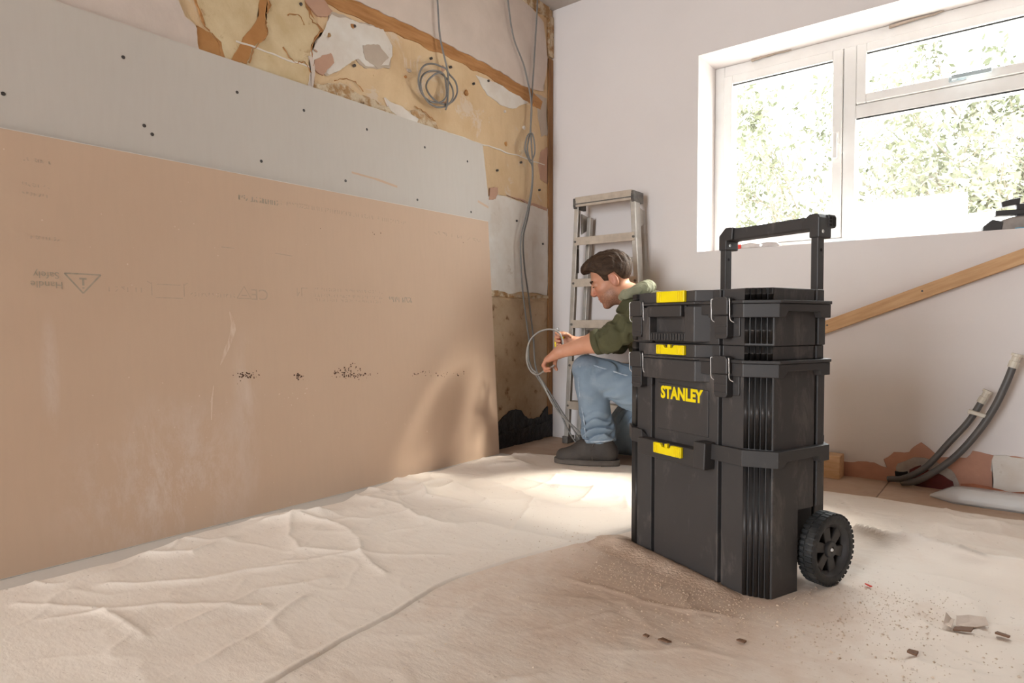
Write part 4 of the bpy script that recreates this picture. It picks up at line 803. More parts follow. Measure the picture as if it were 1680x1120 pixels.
for k in range(12): MB().box(-0.104 + k * 0.0102, -0.0985 + k * 0.0102, -0.0275, -0.022, 0.603, 0.620).build('grip_rib', 'black2', tt, bevel=0.001)
clip(tt, 0.702, 0.7315, -0.024, False)
for x in (-0.160, 0.135): latch(tt, x, 0.709)
ribs(tt, 0.600, 0.661); ribs(tt, 0.7015, 0.7300)
# ------------------------------------------------------------------ step ladder
ld = thing('step_ladder', 'dusty aluminium step ladder folded upright against the wall', 'ladder', (0.43, -0.115, FZ + 0.004))
LT = 1.322
def rail(name, s, y0, y1, xt, xb, wd, zt, parent, mat='alu'):
    v = []
    for z, xc in ((0.015, xb), (zt, xt)):
        for y in (y0, y1):
            for dx in (-wd / 2, wd / 2): v.append((s * xc + dx, y, z))
    mb = MB(); mb.add(v, [(0, 2, 3, 1), (4, 5, 7, 6), (0, 1, 5, 4), (2, 6, 7, 3), (0, 4, 6, 2), (1, 3, 7, 5)]); return mb.build(name, mat, parent, bevel=0.002)
for s in (-1, 1):
    rail('front_rail', s, -0.032, -0.027, 0.166, 0.232, 0.026, LT - 0.03, ld); rail('rail_web', s, -0.027, 0.026, 0.176, 0.242, 0.004, LT - 0.03, ld)
    rail('rear_rail', s, 0.050, 0.080, 0.140, 0.205, 0.022, LT - 0.09, ld)
    MB().box(-0.018, 0.018, -0.040, 0.030, 0.0, 0.04).build('foot', 'cap', ld, bevel=0.004).location = (s * 0.234, 0, 0)
    MB().box(-0.016, 0.016, 0.045, 0.085, 0.0, 0.04).build('foot', 'cap', ld, bevel=0.004).location = (s * 0.206, 0, 0)
    MB().prism_axis([(-0.038, 1.27), (0.06, 1.27), (0.06, 1.325), (-0.045, 1.325), (-0.045, 1.285)], s * 0.172 - 0.009, s * 0.172 + 0.009, 'x').build('top_bracket', 'cap', ld, bevel=0.002)
    MB().prism_axis([(0.02, 1.14), (0.085, 1.17), (0.085, 1.24), (0.02, 1.25)], s * 0.168 - 0.004, s * 0.168 + 0.004, 'x').build('hinge_plate', 'alu', ld, bevel=0.001)
    MB().box(s * 0.18 - 0.003, s * 0.18 + 0.003, 0.0, 0.012, 0.93, 1.06).build('spreader', 'cap', ld, bevel=0.001)
for z in (1.075, 0.853, 0.632, 0.410, 0.190):
    hw = 0.166 + (0.232 - 0.166) * (1 - z / LT)
    o = MB().box(-hw, hw, -0.030, 0.030, 0.038, 0.043).box(-hw, hw, -0.034, -0.030, 0.0, 0.043).box(-hw, hw, 0.026, 0.030, 0.012, 0.043).build('step', 'step', ld, bevel=0.0015); o.location = (0, 0, z)
    for s in (-1, 1): MB().lathe([(-0.038, 0.0), (-0.038, 0.006), (-0.030, 0.007), (-0.03, 0.0)], 10, 'y', (0, 0, 0), False).build('rivet', 'cap', o).location = (s * (hw - 0.005), 0, 0.02)
tp_ = MB().box(-0.17, 0.17, -0.045, 0.055, 1.308, 1.330).box(-0.165, 0.165, -0.046, -0.038, 1.278, 1.312).build('top_step', 'step', ld, bevel=0.003)
MB().box(-0.165, 0.165, -0.047, -0.045, 1.290, 1.296).build('top_stripe', 'cap', ld)
for z in (0.25, 0.62, 0.98):
    hw = 0.14 + 0.065 * (1 - z / LT); MB().box(-hw, hw, 0.058, 0.072, z, z + 0.025).build('rear_brace', 'alu', ld, bevel=0.002)

# ------------------------------------------------------------------ cables
def cable(pts, r, mat, label, n=8, name='cable', group=None):
    o = MB().tube(spline(pts, n), r, 8).build(name, mat, smooth=True); return tag(o, label, 'cable', group)
def W(y, z, x=0.03): return (x, y, z)
coil = [(0.02, -0.955, 2.443), (0.022, -0.955, 2.25), (0.028, -0.95, 2.10), (0.03, -0.938, 1.963), (0.034, -0.90, 1.84)]
cc = (-0.955, 1.735)
for k in range(40):
    a = 0.9 - k * 2 * PI / 13; rr_ = 0.085 + 0.022 * math.sin(k * 0.37 + 1.0); coil.append((0.034 + 0.006 * math.sin(k * 1.3) + 0.0, cc[0] + rr_ * math.cos(a) * (1.05 + 0.15 * math.sin(k * .4)), cc[1] + rr_ * math.sin(a) * 0.95 + 0.015 * math.sin(k * .5)))
coil += [(0.04, -0.90, 1.68), (0.042, -0.915, 1.635)]
cable(coil, 0.0042, 'cable', 'grey cable hanging from the ceiling and wound into a loose coil', 6)
cable([W(-0.46, 2.443, 0.03), W(-0.443, 2.32, .03), W(-0.397, 2.149, .03), W(-0.302, 2.021, .03), W(-0.247, 1.842, .035), W(-0.263, 1.69, .04), W(-0.290, 1.64, .05), W(-0.315, 1.575, .06), W(-0.285, 1.525, .06), W(-0.248, 1.58, .06), W(-0.262, 1.67, .055), W(-0.300, 1.655, .05), W(-0.330, 1.58, .055), W(-0.29, 1.53, .05),
       W(-0.245, 1.50, .04), W(-0.252, 1.38, .04), W(-0.30, 1.23, .04), W(-0.344, 1.106, .04), W(-0.345, 0.97, .04), W(-0.328, 0.814, .04), W(-0.300, 0.62, .05), W(-0.30, 0.56, .06), W(-0.33, 0.48, .08), (0.12, -0.36, 0.42), (0.20, -0.37, 0.33), (0.30, -0.36, 0.20), (0.36, -0.36, 0.10), (0.42, -0.35, 0.03), (0.48, -0.33, 0.003)],
      0.0045, 'cable', 'grey cable down the corner with a tied loop halfway')
cable([W(-0.187, 2.443), W(-0.187, 2.387), W(-0.209, 2.149), W(-0.238, 1.842, .03), W(-0.245, 1.693, .03), W(-0.226, 1.45, .03), W(-0.265, 1.25, .03), W(-0.312, 1.109, .03), W(-0.300, 0.95, .03), W(-0.268, 0.816, .03), W(-0.25, 0.62, .045), (0.07, -0.27, 0.54), (0.12, -0.33, 0.46), (0.17, -0.37, 0.39), (0.25, -0.38, 0.30), (0.34, -0.39, 0.20), (0.42, -0.385, 0.10), (0.47, -0.37, 0.02), (0.52, -0.35, 0.003)],
      0.0045, 'cable', 'straighter grey cable nearest the corner, reaching the floor')
# ------------------------------------------------------------------ person (signed distance body, polygonised)
class SDF:
    def __init__(s, lo, hi, h):
        s.lo = np.array(lo, float); s.h = h; s.n = np.ceil((np.array(hi) - s.lo) / h).astype(int) + 1
        s.F = np.full(s.n, 0.5, np.float32)
    def win(s, lo, hi, m):
        a = np.clip(np.floor((np.array(lo) - m - s.lo) / s.h).astype(int), 0, s.n - 1); b = np.clip(np.ceil((np.array(hi) + m - s.lo) / s.h).astype(int) + 1, 1, s.n)
        sl = tuple(slice(i, j) for i, j in zip(a, b))
        ax = [s.lo[k] + s.h * np.arange(a[k], b[k]) for k in range(3)]
        X, Y, Z = np.meshgrid(*ax, indexing='ij'); return sl, X, Y, Z
    def comb(s, sl, d, k, sub=False):
        A = s.F[sl]
        if sub: d = -d; h = np.clip(0.5 - 0.5 * (d - A) / k, 0, 1) if k else 0; s.F[sl] = (np.maximum(A, d) if not k else A + (d - A) * (1 - h) + k * h * (1 - h)); return
        if not k: s.F[sl] = np.minimum(A, d); return
        h = np.clip(0.5 + 0.5 * (A - d) / k, 0, 1); s.F[sl] = A + (d - A) * h - k * h * (1 - h)
    def cap(s, a, b, ra, rb, k=0.02, wr=None):
        a, b = np.array(a, float), np.array(b, float); r = max(ra, rb); m = r + 0.03 + k
        sl, X, Y, Z = s.win(np.minimum(a, b), np.maximum(a, b), m); ab = b - a; L2 = ab @ ab
        t = np.clip(((X - a[0]) * ab[0] + (Y - a[1]) * ab[1] + (Z - a[2]) * ab[2]) / L2, 0, 1)
        d = np.sqrt((X - a[0] - t * ab[0]) ** 2 + (Y - a[1] - t * ab[1]) ** 2 + (Z - a[2] - t * ab[2]) ** 2) - (ra + (rb - ra) * t)
        if wr is not None: d = d + wr(t, X, Y, Z)
        s.comb(sl, d, k); return s
    def chain(s, pts, k=0.02, wr=None):
        for (a, ra), (b, rb) in zip(pts[:-1], pts[1:]): s.cap(a, b, ra, rb, k, wr)
        return s
    def ell(s, c, r, k=0.02, B=None, sub=False):
        c = np.array(c, float); r = np.array(r, float); m = r.max() + 0.02 + k
        sl, X, Y, Z = s.win(c - m, c + m, 0.0); P = [X - c[0], Y - c[1], Z - c[2]]
        if B is not None: P = [B[0][i] * P[0] + B[1][i] * P[1] + B[2][i] * P[2] for i in range(0)] or [sum(B[i][j] * P[j] for j in range(3)) for i in range(3)]
        k0 = np.sqrt(sum((P[i] / r[i]) ** 2 for i in range(3))); k1 = np.sqrt(sum((P[i] / r[i] ** 2) ** 2 for i in range(3))) + 1e-6
        s.comb(sl, k0 * (k0 - 1) / k1, k, sub); return s
    def grid(s):
        ax = [s.lo[k] + s.h * np.arange(s.n[k]) for k in range(3)]; return np.meshgrid(*ax, indexing='ij')
    def mesh(s, name, fn=None):
        F = s.F; S = F < 0
        n = np.array(F.shape) - 1; cnt = np.zeros(n, np.float32); acc = np.zeros(tuple(n) + (3,), np.float32)
        cs = [(i, j, k) for i in (0, 1) for j in (0, 1) for k in (0, 1)]
        g = lambda A, c: A[c[0]:c[0] + n[0], c[1]:c[1] + n[1], c[2]:c[2] + n[2]]
        for a in cs:
            for ax in range(3):
                if a[ax]: continue
                b = list(a); b[ax] = 1; sa, sb = g(S, a), g(S, b); cr = sa != sb; fa, fb = g(F, a)[cr], g(F, b)[cr]; t = fa / (fa - fb)
                p = np.zeros((t.size, 3), np.float32); p[:] = a; p[:, ax] = t; acc[cr] += p; cnt[cr] += 1
        act = cnt > 0; ids = np.full(n, -1, int); ids[act] = np.arange(act.sum())
        ijk = np.argwhere(act); V = s.lo + s.h * (ijk + acc[act] / cnt[act][:, None]); faces = []
        for ax in range(3):
            o = [i for i in range(3) if i != ax]; sl0 = [slice(None)] * 3; sl1 = [slice(None)] * 3
            sl0[ax] = slice(0, -1); sl1[ax] = slice(1, None); A = S[tuple(sl0)]; Bq = S[tuple(sl1)]; e = np.argwhere(A != Bq)
            e = e[(e[:, o[0]] > 0) & (e[:, o[1]] > 0) & (e[:, o[0]] < n[o[0]]) & (e[:, o[1]] < n[o[1]])]
            ins = S[e[:, 0], e[:, 1], e[:, 2]]; q = []
            for d0, d1 in ((0, 0), (1, 0), (1, 1), (0, 1)):
                c = e.copy(); c[:, o[0]] -= d0; c[:, o[1]] -= d1; q.append(ids[c[:, 0], c[:, 1], c[:, 2]])
            q = np.stack(q, 1); fl = ins if ax != 1 else ~ins; q[fl] = q[fl][:, ::-1]; faces.append(q)
        fc = np.concatenate(faces); fc = fc[(fc >= 0).all(1)]
        me = bpy.data.meshes.new(name); me.from_pydata(V.tolist(), [], fc.tolist())
        bm = bmesh.new(); bm.from_mesh(me); bmesh.ops.recalc_face_normals(bm, faces=bm.faces); bm.to_mesh(me); bm.free()
        return me, V

pe = thing('person', 'man in olive hooded shirt and faded jeans kneeling to work on cables', 'person', (0.724, -0.51, 0.002), math.atan2(-0.431, -0.902))
th_h = math.radians(25)
HB = [np.array([math.cos(th_h), 0, -math.sin(th_h)]), np.array([0, 1.0, 0]), np.array([math.sin(th_h), 0, math.cos(th_h)])]
HC = np.array([0.045, -0.12, 0.855])
def hp(a, b, c): return HC + HB[0] * a + HB[1] * b + HB[2] * c
SHL, ELL, WRL = (-0.165, 0.055, 0.705), (0.035, 0.085, 0.580), (0.262, 0.03, 0.518)
SHR, ELR, WRR = (-0.165, -0.295, 0.705), (0.03, -0.30, 0.560), (0.222, -0.205, 0.553)
HIPL, KNL, ANL = (-0.235, -0.04, 0.295), (0.140, 0.0, 0.437), (0.082, 0.0, 0.10)
HIPR, KNR, ANR = (-0.235, -0.20, 0.295), (0.075, -0.25, 0.078), (-0.31, -0.25, 0.065)

B_ = SDF((-0.45, -0.42, -0.01), (0.42, 0.20, 1.0), 0.0042)
# trunk and limbs
B_.chain([((-0.27, -0.12, 0.32), 0.115), ((-0.255, -0.12, 0.45), 0.105), ((-0.20, -0.12, 0.60), 0.115), ((-0.16, -0.12, 0.68), 0.10)], 0.04)
B_.ell((-0.17, -0.12, 0.68), (0.085, 0.17, 0.075), 0.05)
B_.chain([((-0.12, -0.12, 0.72), 0.062), ((-0.06, -0.12, 0.765), 0.056), ((-0.005, -0.12, 0.80), 0.054)], 0.03)
for sh, el, wr in ((SHL, ELL, WRL), (SHR, ELR, WRR)):
    mid = tuple(np.array(el) * 0.72 + np.array(wr) * 0.28)
    B_.chain([(sh, 0.052), (el, 0.042)], 0.03); B_.chain([(el, 0.040), (mid, 0.044), (wr, 0.027)], 0.02)
B_.chain([(HIPL, 0.085), ((-0.05, -0.01, 0.366), 0.075), (KNL, 0.056), ((0.10, 0, 0.28), 0.052), (ANL, 0.038), ((0.20, 0, 0.05), 0.03)], 0.03)
B_.chain([(HIPR, 0.085), (KNR, 0.055), ((-0.12, -0.25, 0.075), 0.05), (ANR, 0.035)], 0.03)
# head
B_.ell(hp(-0.012, 0, 0.032), (0.094, 0.074, 0.088), 0.02, HB)
B_.ell(hp(0.028, 0, -0.042), (0.062, 0.056, 0.074), 0.03, HB)
B_.ell(hp(0.020, 0, -0.075), (0.055, 0.050, 0.030), 0.025, HB)
B_.ell(hp(0.066, 0, -0.105), (0.020, 0.024, 0.018), 0.018, HB)
B_.ell(hp(0.072, 0, 0.022), (0.016, 0.050, 0.014), 0.014, HB)
B_.ell(hp(0.050, 0.042, -0.028), (0.026, 0.016, 0.016), 0.016, HB); B_.ell(hp(0.050, -0.042, -0.028), (0.026, 0.016, 0.016), 0.016, HB)
for sy in (-1, 1):
    B_.ell(hp(0.094, sy * 0.031, -0.001), (0.016, 0.017, 0.011), 0.008, HB, sub=True)
    B_.ell(hp(0.074, sy * 0.031, -0.002), (0.013, 0.015, 0.010), 0.004, HB)
    B_.ell(hp(-0.014, sy * 0.074, -0.016), (0.020, 0.008, 0.032), 0.005, HB)
    B_.ell(hp(-0.010, sy * 0.083, -0.010), (0.010, 0.005, 0.018), 0.003, HB, sub=True)
B_.cap(hp(0.086, 0, 0.012), hp(0.106, 0, -0.030), 0.0075, 0.0105, 0.010); B_.ell(hp(0.098, 0, -0.037), (0.013, 0.017, 0.009), 0.006, HB)
B_.ell(hp(0.082, 0, -0.064), (0.012, 0.022, 0.0055), 0.004, HB); B_.ell(hp(0.079, 0, -0.076), (0.012, 0.020, 0.006), 0.004, HB)
# hands: palm, four fingers, thumb
def fingers(base, dirs, lens, r0):
    for b0, dd, ln in zip(base, dirs, lens):
        p = np.array(b0, float); q = [p]
        for d_, l_ in zip(dd, (0.40, 0.32, 0.28)):
            d_ = np.array(d_, float); p = p + d_ / np.linalg.norm(d_) * ln * l_; q.append(p)
        B_.chain([(q[0], r0), (q[1], r0 * 0.95), (q[2], r0 * 0.88), (q[3], r0 * 0.72)], 0.0035)
wr = np.array(WRL); kn = np.array((0.325, 0.012, 0.480))
B_.cap(wr, kn + np.array((-0.012, 0.024, 0.004)), 0.024, 0.015, 0.012); B_.cap(wr, kn + np.array((-0.012, -0.022, 0.004)), 0.024, 0.015, 0.012); B_.cap(wr, kn, 0.024, 0.015, 0.012)
fingers([kn + np.array((0.0, 0.030 - 0.020 * i, 0.0)) for i in range(4)],
        [((0.5, -0.05, -1.0), (-0.5, -0.1, -0.95), (-1.0, -0.05, 0.15)), ((0.55, 0, -1.0), (-0.45, 0, -1.0), (-1.0, 0, 0.1)), ((0.6, 0, -0.95), (-0.35, 0, -1.0), (-1.0, 0, 0.0)), ((0.7, 0, -0.8), (-0.2, 0, -1.0), (-1, 0, -0.1))], (0.062, 0.076, 0.080, 0.072), 0.0088)
fingers([(0.285, -0.012, 0.490)], [((0.3, -0.3, -0.9), (0.0, 0.1, -1.0), (-0.5, 0.2, -0.8))], (0.062,), 0.0100)
wr = np.array(WRR); kn = np.array((0.278, -0.185, 0.572))
for dz in (-0.022, 0.0, 0.022): B_.cap(wr, kn + np.array((0, 0, dz)), 0.024, 0.014, 0.012)
fingers([kn + np.array((0.004, 0.0, 0.027 - 0.018 * i)) for i in range(4)],
        [((0.9, 0.5, 0.1), (0.0, 1.0, -0.1), (-0.9, 0.5, -0.1))] * 4, (0.072, 0.078, 0.072, 0.060), 0.0085)
fingers([(0.245, -0.175, 0.585)], [((0.5, 0.8, 0.4), (0.8, 0.5, 0.0), (0.9, 0.1, -0.2))], (0.064,), 0.0098)
me, V = B_.mesh('body')
rel = V - HC; ha = rel @ HB[0]; hb = rel @ HB[1]; hc = rel @ HB[2]
st = np.clip((ha - 0.0 + 0.3 * (-hc - 0.04)) / 0.02, 0, 1) * np.clip((-0.046 - hc + 0.25 * np.clip(0.06 - ha, 0, 1)) / 0.012, 0, 1) * np.clip((hc + 0.15) / 0.02, 0, 1) * (V[:, 2] > 0.68)
lip = (ha > 0.078) & (hc > -0.082) & (hc < -0.058) & (np.abs(hb) < 0.022); st = np.where(lip, 0.15, st)
bl = np.exp(-((ha - 0.095) / 0.03) ** 2 - ((hc + 0.035) / 0.022) ** 2) + np.exp(-((ha + 0.012) / 0.03) ** 2 - ((hc + 0.016) / 0.04) ** 2) * (np.abs(hb) > 0.066) + np.where(lip, 1.0, 0)
bl = bl + 0.7 * np.exp(-(np.linalg.norm(V - np.array((0.335, 0.02, 0.46)), axis=1) / 0.05) ** 2)
for nm, arr in (('stubble', st), ('blush', bl)):
    at = me.attributes.new(nm, 'FLOAT', 'POINT'); at.data.foreach_set('value', np.clip(arr, 0, 1).astype(np.float32))
body = link('body', me, 'skin', pe, smooth=True)
# hair
S_ = SDF(HC - 0.17, HC + 0.17, 0.0034)
S_.ell(hp(-0.015, 0, 0.040), (0.103, 0.082, 0.092), 0.0, HB)
S_.ell(hp(0.040, 0.0, 0.098), (0.062, 0.060, 0.030), 0.03, HB); S_.ell(hp(0.082, 0.005, 0.088), (0.030, 0.046, 0.020), 0.02, HB)
X, Y, Z = S_.grid(); P = np.stack([X, Y, Z], -1) - HC; a_ = P @ HB[0]; b_ = P @ HB[1]; c_ = P @ HB[2]
line = np.interp(a_, [-0.12, -0.07, -0.045, -0.030, 0.004, 0.010, 0.026, 0.034, 0.045, 0.07, 0.12], [-0.055, -0.045, -0.020, 0.018, 0.016, -0.030, -0.030, 0.02, 0.045, 0.068, 0.072])
wob = 0.007 * (vnoise(b_ * 190 + c_ * 60, a_ * 34 + 9, 5) - 0.5) + 0.005 * (vnoise(b_ * 330 + a_ * 40, a_ * 60 + c_ * 50, 6) - 0.5)
S_.F = np.maximum(S_.F + wob * np.clip((c_ - 0.0) / 0.05, 0.25, 1), (line - c_) * 0.8)
S_.F = np.maximum(S_.F, -(np.sqrt(a_ ** 2 * 1.0 + b_ ** 2 * 1.5 + (c_ - 0.03) ** 2) - 0.070))
hm, _ = S_.mesh('hair'); link('hair', hm, 'hair', pe, smooth=True, label='short dark brown hair swept up in front')
for sy in (-1, 1):
    MB().tube([hp(0.090, sy * 0.014, 0.018), hp(0.090, sy * 0.030, 0.024), hp(0.078, sy * 0.048, 0.020)], [0.0035, 0.0045, 0.003], 8).build('eyebrow', 'hair', pe, smooth=True)
    MB().tube([hp(0.0885, sy * 0.022, -0.004), hp(0.0890, sy * 0.031, -0.0035), hp(0.083, sy * 0.041, -0.005)], [0.0015, 0.0028, 0.0015], 8).build('eyelashes', 'eye', pe, smooth=True)
# shirt
def folds(f, a): return lambda t, X, Y, Z: a * np.sin(f * t * 6.28 + 14 * Y + 9 * X) * np.sin(21 * Z + 17 * X)
T_ = SDF((-0.46, -0.42, 0.22), (0.16, 0.20, 0.86), 0.0052)
T_.chain([((-0.285, -0.12, 0.30), 0.150), ((-0.26, -0.12, 0.43), 0.138), ((-0.19, -0.12, 0.57), 0.148), ((-0.165, -0.12, 0.66), 0.125)], 0.05, folds(3, 0.007))
T_.ell((-0.17, -0.12, 0.685), (0.105, 0.20, 0.090), 0.05)
T_.cap((-0.14, -0.12, 0.70), (-0.025, -0.12, 0.752), 0.092, 0.068, 0.03)
def sleeve(sh, el, wr):
    sh, el, wr = np.array(sh), np.array(el), np.array(wr); cu = el + (wr - el) * 0.27
    T_.cap(sh, el, 0.074, 0.060, 0.03, folds(4, 0.006)); T_.cap(el, cu, 0.058, 0.050, 0.015, folds(3, 0.005)); return el, cu
sleeve(SHL, ELL, WRL); sleeve(SHR, ELR, WRR)
X, Y, Z = T_.grid(); wv = 0.006 * np.sin(38 * X + 30 * Z + 12 * np.sin(20 * Y)) * np.sin(26 * Z - 20 * X) + 0.003 * np.sin(75 * X - 55 * Z + 40 * Y)
T_.F = T_.F + wv * (Z < 0.70)
# open cuffs and neck
for el, wr in ((ELL, WRL), (ELR, WRR)):
    e, w2 = np.array(el), np.array(wr); d = (w2 - e) / np.linalg.norm(w2 - e); c = e + (w2 - e) * 0.30
    dist = (X - c[0]) * d[0] + (Y - c[1]) * d[1] + (Z - c[2]) * d[2]; near = np.sqrt((X - c[0]) ** 2 + (Y - c[1]) ** 2 + (Z - c[2]) ** 2) < 0.11
    T_.F = np.where(near, np.maximum(T_.F, dist), T_.F)
nk = np.array((-0.018, -0.12, 0.762)); nd = np.array((0.75, 0, 0.55)); nd /= np.linalg.norm(nd)
dist = (X - nk[0]) * nd[0] + (Y - nk[1]) * nd[1] + (Z - nk[2]) * nd[2]; T_.F = np.where(Z > 0.70, np.maximum(T_.F, dist), T_.F)
sm_, _ = T_.mesh('shirt'); shirt = link('shirt', sm_, 'shirt', pe, smooth=True)
mdf = shirt.modifiers.new('smooth', 'SMOOTH'); mdf.iterations = 2; mdf.factor = 0.5
for el, wr in ((ELL, WRL), (ELR, WRR)):
    e, w2 = np.array(el), np.array(wr); d = (w2 - e)
    cp = [tuple(e + d * t) for t in (0.17, 0.18, 0.235, 0.29, 0.30)]
    MB().tube(cp, [0.052, 0.0585, 0.0575, 0.0555, 0.050], 24, True).build('rolled_cuff', 'shirt', shirt, smooth=True)
# hood lying round the neck
K_ = SDF((-0.30, -0.30, 0.66), (0.04, 0.06, 0.88), 0.0042)
ctr = np.array((-0.052, -0.12, 0.790)); ex = np.array((0.82, 0, 0.57)) * 0.0
hpts = []
for k in range(13):
    a = math.radians(-150 + 300 * k / 12) + PI; u_ = np.array((0.82, 0, -0.30)); v_ = np.array((0, 1.0, 0))
    hpts.append((tuple(ctr + u_ * 0.075 * math.cos(a) + v_ * 0.088 * math.sin(a) + np.array((-0.012, 0, 0.0))), 0.020 + 0.012 * max(0, -math.cos(a))))
K_.chain(hpts, 0.012); X, Y, Z = K_.grid(); K_.F = K_.F + 0.005 * np.sin(60 * X + 35 * np.sin(30 * Y)) * np.sin(70 * Y + 50 * Z)
km, _ = K_.mesh('hood'); link('hood', km, 'collar', shirt, smooth=True, label='paler folded hood round the neck')
# jeans
J_ = SDF((-0.46, -0.40, 0.0), (0.26, 0.14, 0.52), 0.005)
def kn_w(t, X, Y, Z): return 0.006 * np.sin(55 * X + 70 * Z + 10 * np.sin(22 * Y)) * np.sin(31 * Z + 12 * Y)
def cuff_w(t, X, Y, Z): return (0.0105 * np.sin(170 * Z + 40 * X + 6 * np.sin(40 * Y)) * np.clip((0.27 - Z) / 0.1, 0, 1)) + 0.003 * np.sin(60 * X + 50 * Z)
J_.chain([((-0.285, -0.12, 0.31), 0.155), ((-0.27, -0.12, 0.36), 0.142)], 0.03)
J_.chain([(HIPL, 0.112), ((-0.05, -0.01, 0.362), 0.092), ((0.05, 0.0, 0.40), 0.078), (KNL, 0.066)], 0.02, kn_w)
J_.chain([(KNL, 0.066), ((0.118, 0, 0.33), 0.070), ((0.102, 0, 0.24), 0.068), ((0.088, 0, 0.155), 0.067), ((0.083, 0, 0.125), 0.066)], 0.012, cuff_w)
J_.chain([(HIPR, 0.112), ((-0.08, -0.225, 0.20), 0.090), (KNR, 0.070)], 0.03, kn_w); J_.chain([(KNR, 0.070), ((-0.10, -0.25, 0.080), 0.072), ((-0.27, -0.25, 0.072), 0.062)], 0.03, kn_w)
X, Y, Z = J_.grid(); cut = np.where((X > 0.0) & (Y > -0.10), 0.112 - 0.08 * (X - 0.083) - Z, -1); J_.F = np.maximum(J_.F, cut); J_.F = np.maximum(J_.F, 0.004 - Z)
jm, _ = J_.mesh('jeans'); jeans = link('jeans', jm, 'jeans', pe, smooth=True)
ht = [(0.083 + 0.0665 * math.cos(2 * PI * k / 28), 0.0665 * math.sin(2 * PI * k / 28), 0.1225 - 0.08 * 0.0665 * math.cos(2 * PI * k / 28)) for k in range(29)]
MB().tube(ht, 0.005, 6, False).build('hem', 'seam', jeans, smooth=True)
sp_ = spline([(-0.10, 0.068, 0.402), (-0.02, 0.072, 0.425), (0.06, 0.066, 0.448), (0.13, 0.055, 0.468)], 6); MB().tube(sp_, 0.0035, 6).build('side_seam', 'seam', jeans, smooth=True)
sp_ = spline([(0.165, 0.058, 0.46), (0.172, 0.055, 0.38), (0.165, 0.045, 0.30), (0.150, 0.050, 0.22), (0.14, 0.050, 0.13)], 6); MB().tube(sp_, 0.0032, 6).build('side_seam', 'seam', jeans, smooth=True)
# boots
def boot(M):
    S = SDF((-0.05, -0.09, 0.0), (0.31, 0.09, 0.22), 0.0042)
    S.chain([((0.042, 0, 0.058), 0.043), ((0.12, 0.002, 0.060), 0.044), ((0.19, 0.004, 0.044), 0.041), ((0.246, 0.006, 0.036), 0.036)], 0.02)
    S.chain([((0.062, 0, 0.07), 0.050), ((0.078, 0, 0.150), 0.052)], 0.02); S.ell((0.140, 0.002, 0.088), (0.05, 0.034, 0.034), 0.03)
    X, Y, Z = S.grid(); S.F = np.maximum(S.F, np.maximum(0.024 - Z, Z - 0.160))
    m_, _ = S.mesh('boot'); o = link('boot', m_, 'boot', pe, smooth=True, label='dark suede work boot'); o.matrix_local = M
    out = []
    for k in range(40):
        a = 2 * PI * k / 40; t = (math.cos(a) + 1) / 2; x = 0.142 + 0.150 * math.cos(a); w_ = (0.041 + 0.007 * math.sin(t * 3.1) + 0.003 * t); out.append((x, (w_ * abs(math.sin(a)) ** 0.7) * (1 if math.sin(a) >= 0 else -1)))
    MB().prism(out, 0.003, 0.024).build('sole', 'sole', o, bevel=0.005)
    MB().prism([(x * 1.0, y * 1.05) for x, y in out], 0.022, 0.028).build('welt', 'sole', o, bevel=0.002)
    MB().prism([p for p in out if p[0] < 0.085] , -0.003, 0.004).build('heel', 'sole', o)
    MB().tube(spline([(0.205, -0.040, 0.035), (0.208, -0.030, 0.066), (0.210, 0.004, 0.083), (0.208, 0.036, 0.066), (0.205, 0.045, 0.035)], 5), 0.0022, 6).build('toe_seam', 'sole', o, smooth=True)
    MB().tube(spline([(0.11, 0.048, 0.03), (0.115, 0.045, 0.07), (0.105, 0.049, 0.11)], 5), 0.002, 6).build('side_seam', 'sole', o, smooth=True)
    for k in range(4):
        x = 0.135 + k * 0.020; zt = 0.118 - k * 0.010
        MB().tube(spline([(x, -0.030, zt - 0.012), (x + 0.006, 0.0, zt + 0.002), (x, 0.030, zt - 0.012)], 4), 0.0024, 6).build('lace', 'sole', o, smooth=True)
    return o
boot(Matrix.Translation((0.0, 0, 0.0035)))
boot(Matrix.Translation((-0.345, -0.25, 0.125)) @ Matrix.Rotation(math.radians(68), 4, 'Y') @ Matrix.Translation((-0.06, 0, -0.02)))

# things held: pliers and the loop of cable
def mw(p): c, s_ = math.cos(math.atan2(-0.431, -0.902)), math.sin(math.atan2(-0.431, -0.902)); return (0.724 + c * p[0] - s_ * p[1], -0.51 + s_ * p[0] + c * p[1], p[2] + 0.002)
pw = mw((0.300, -0.172, 0.565))
pl_ = thing('pliers', 'small pliers with red and yellow grips in the far hand', 'pliers', pw, math.atan2(-0.431, -0.902))
MB().tube(spline([(-0.004, 0.010, 0.022), (-0.006, 0.012, -0.005), (-0.010, 0.010, -0.045)], 5), [0.006] * 11, 8).build('grip', 'toolred', pl_, smooth=True, label='red grip')
MB().tube(spline([(0.008, 0.012, 0.022), (0.012, 0.014, -0.005), (0.010, 0.012, -0.045)], 5), [0.006] * 11, 8).build('grip', 'yellow', pl_, smooth=True, label='yellow grip')
MB().prism_axis([(-0.010, 0.020), (0.014, 0.020), (0.010, 0.040), (0.006, 0.062), (-0.002, 0.062), (-0.006, 0.040)], 0.006, 0.016, 'y').build('jaws', 'toolsteel', pl_, bevel=0.001)
MB().tube([(-0.03, 0.012, 0.012), (0.0, 0.012, 0.016)], 0.005, 8).build('grip_end', 'yellow', pl_, smooth=True)
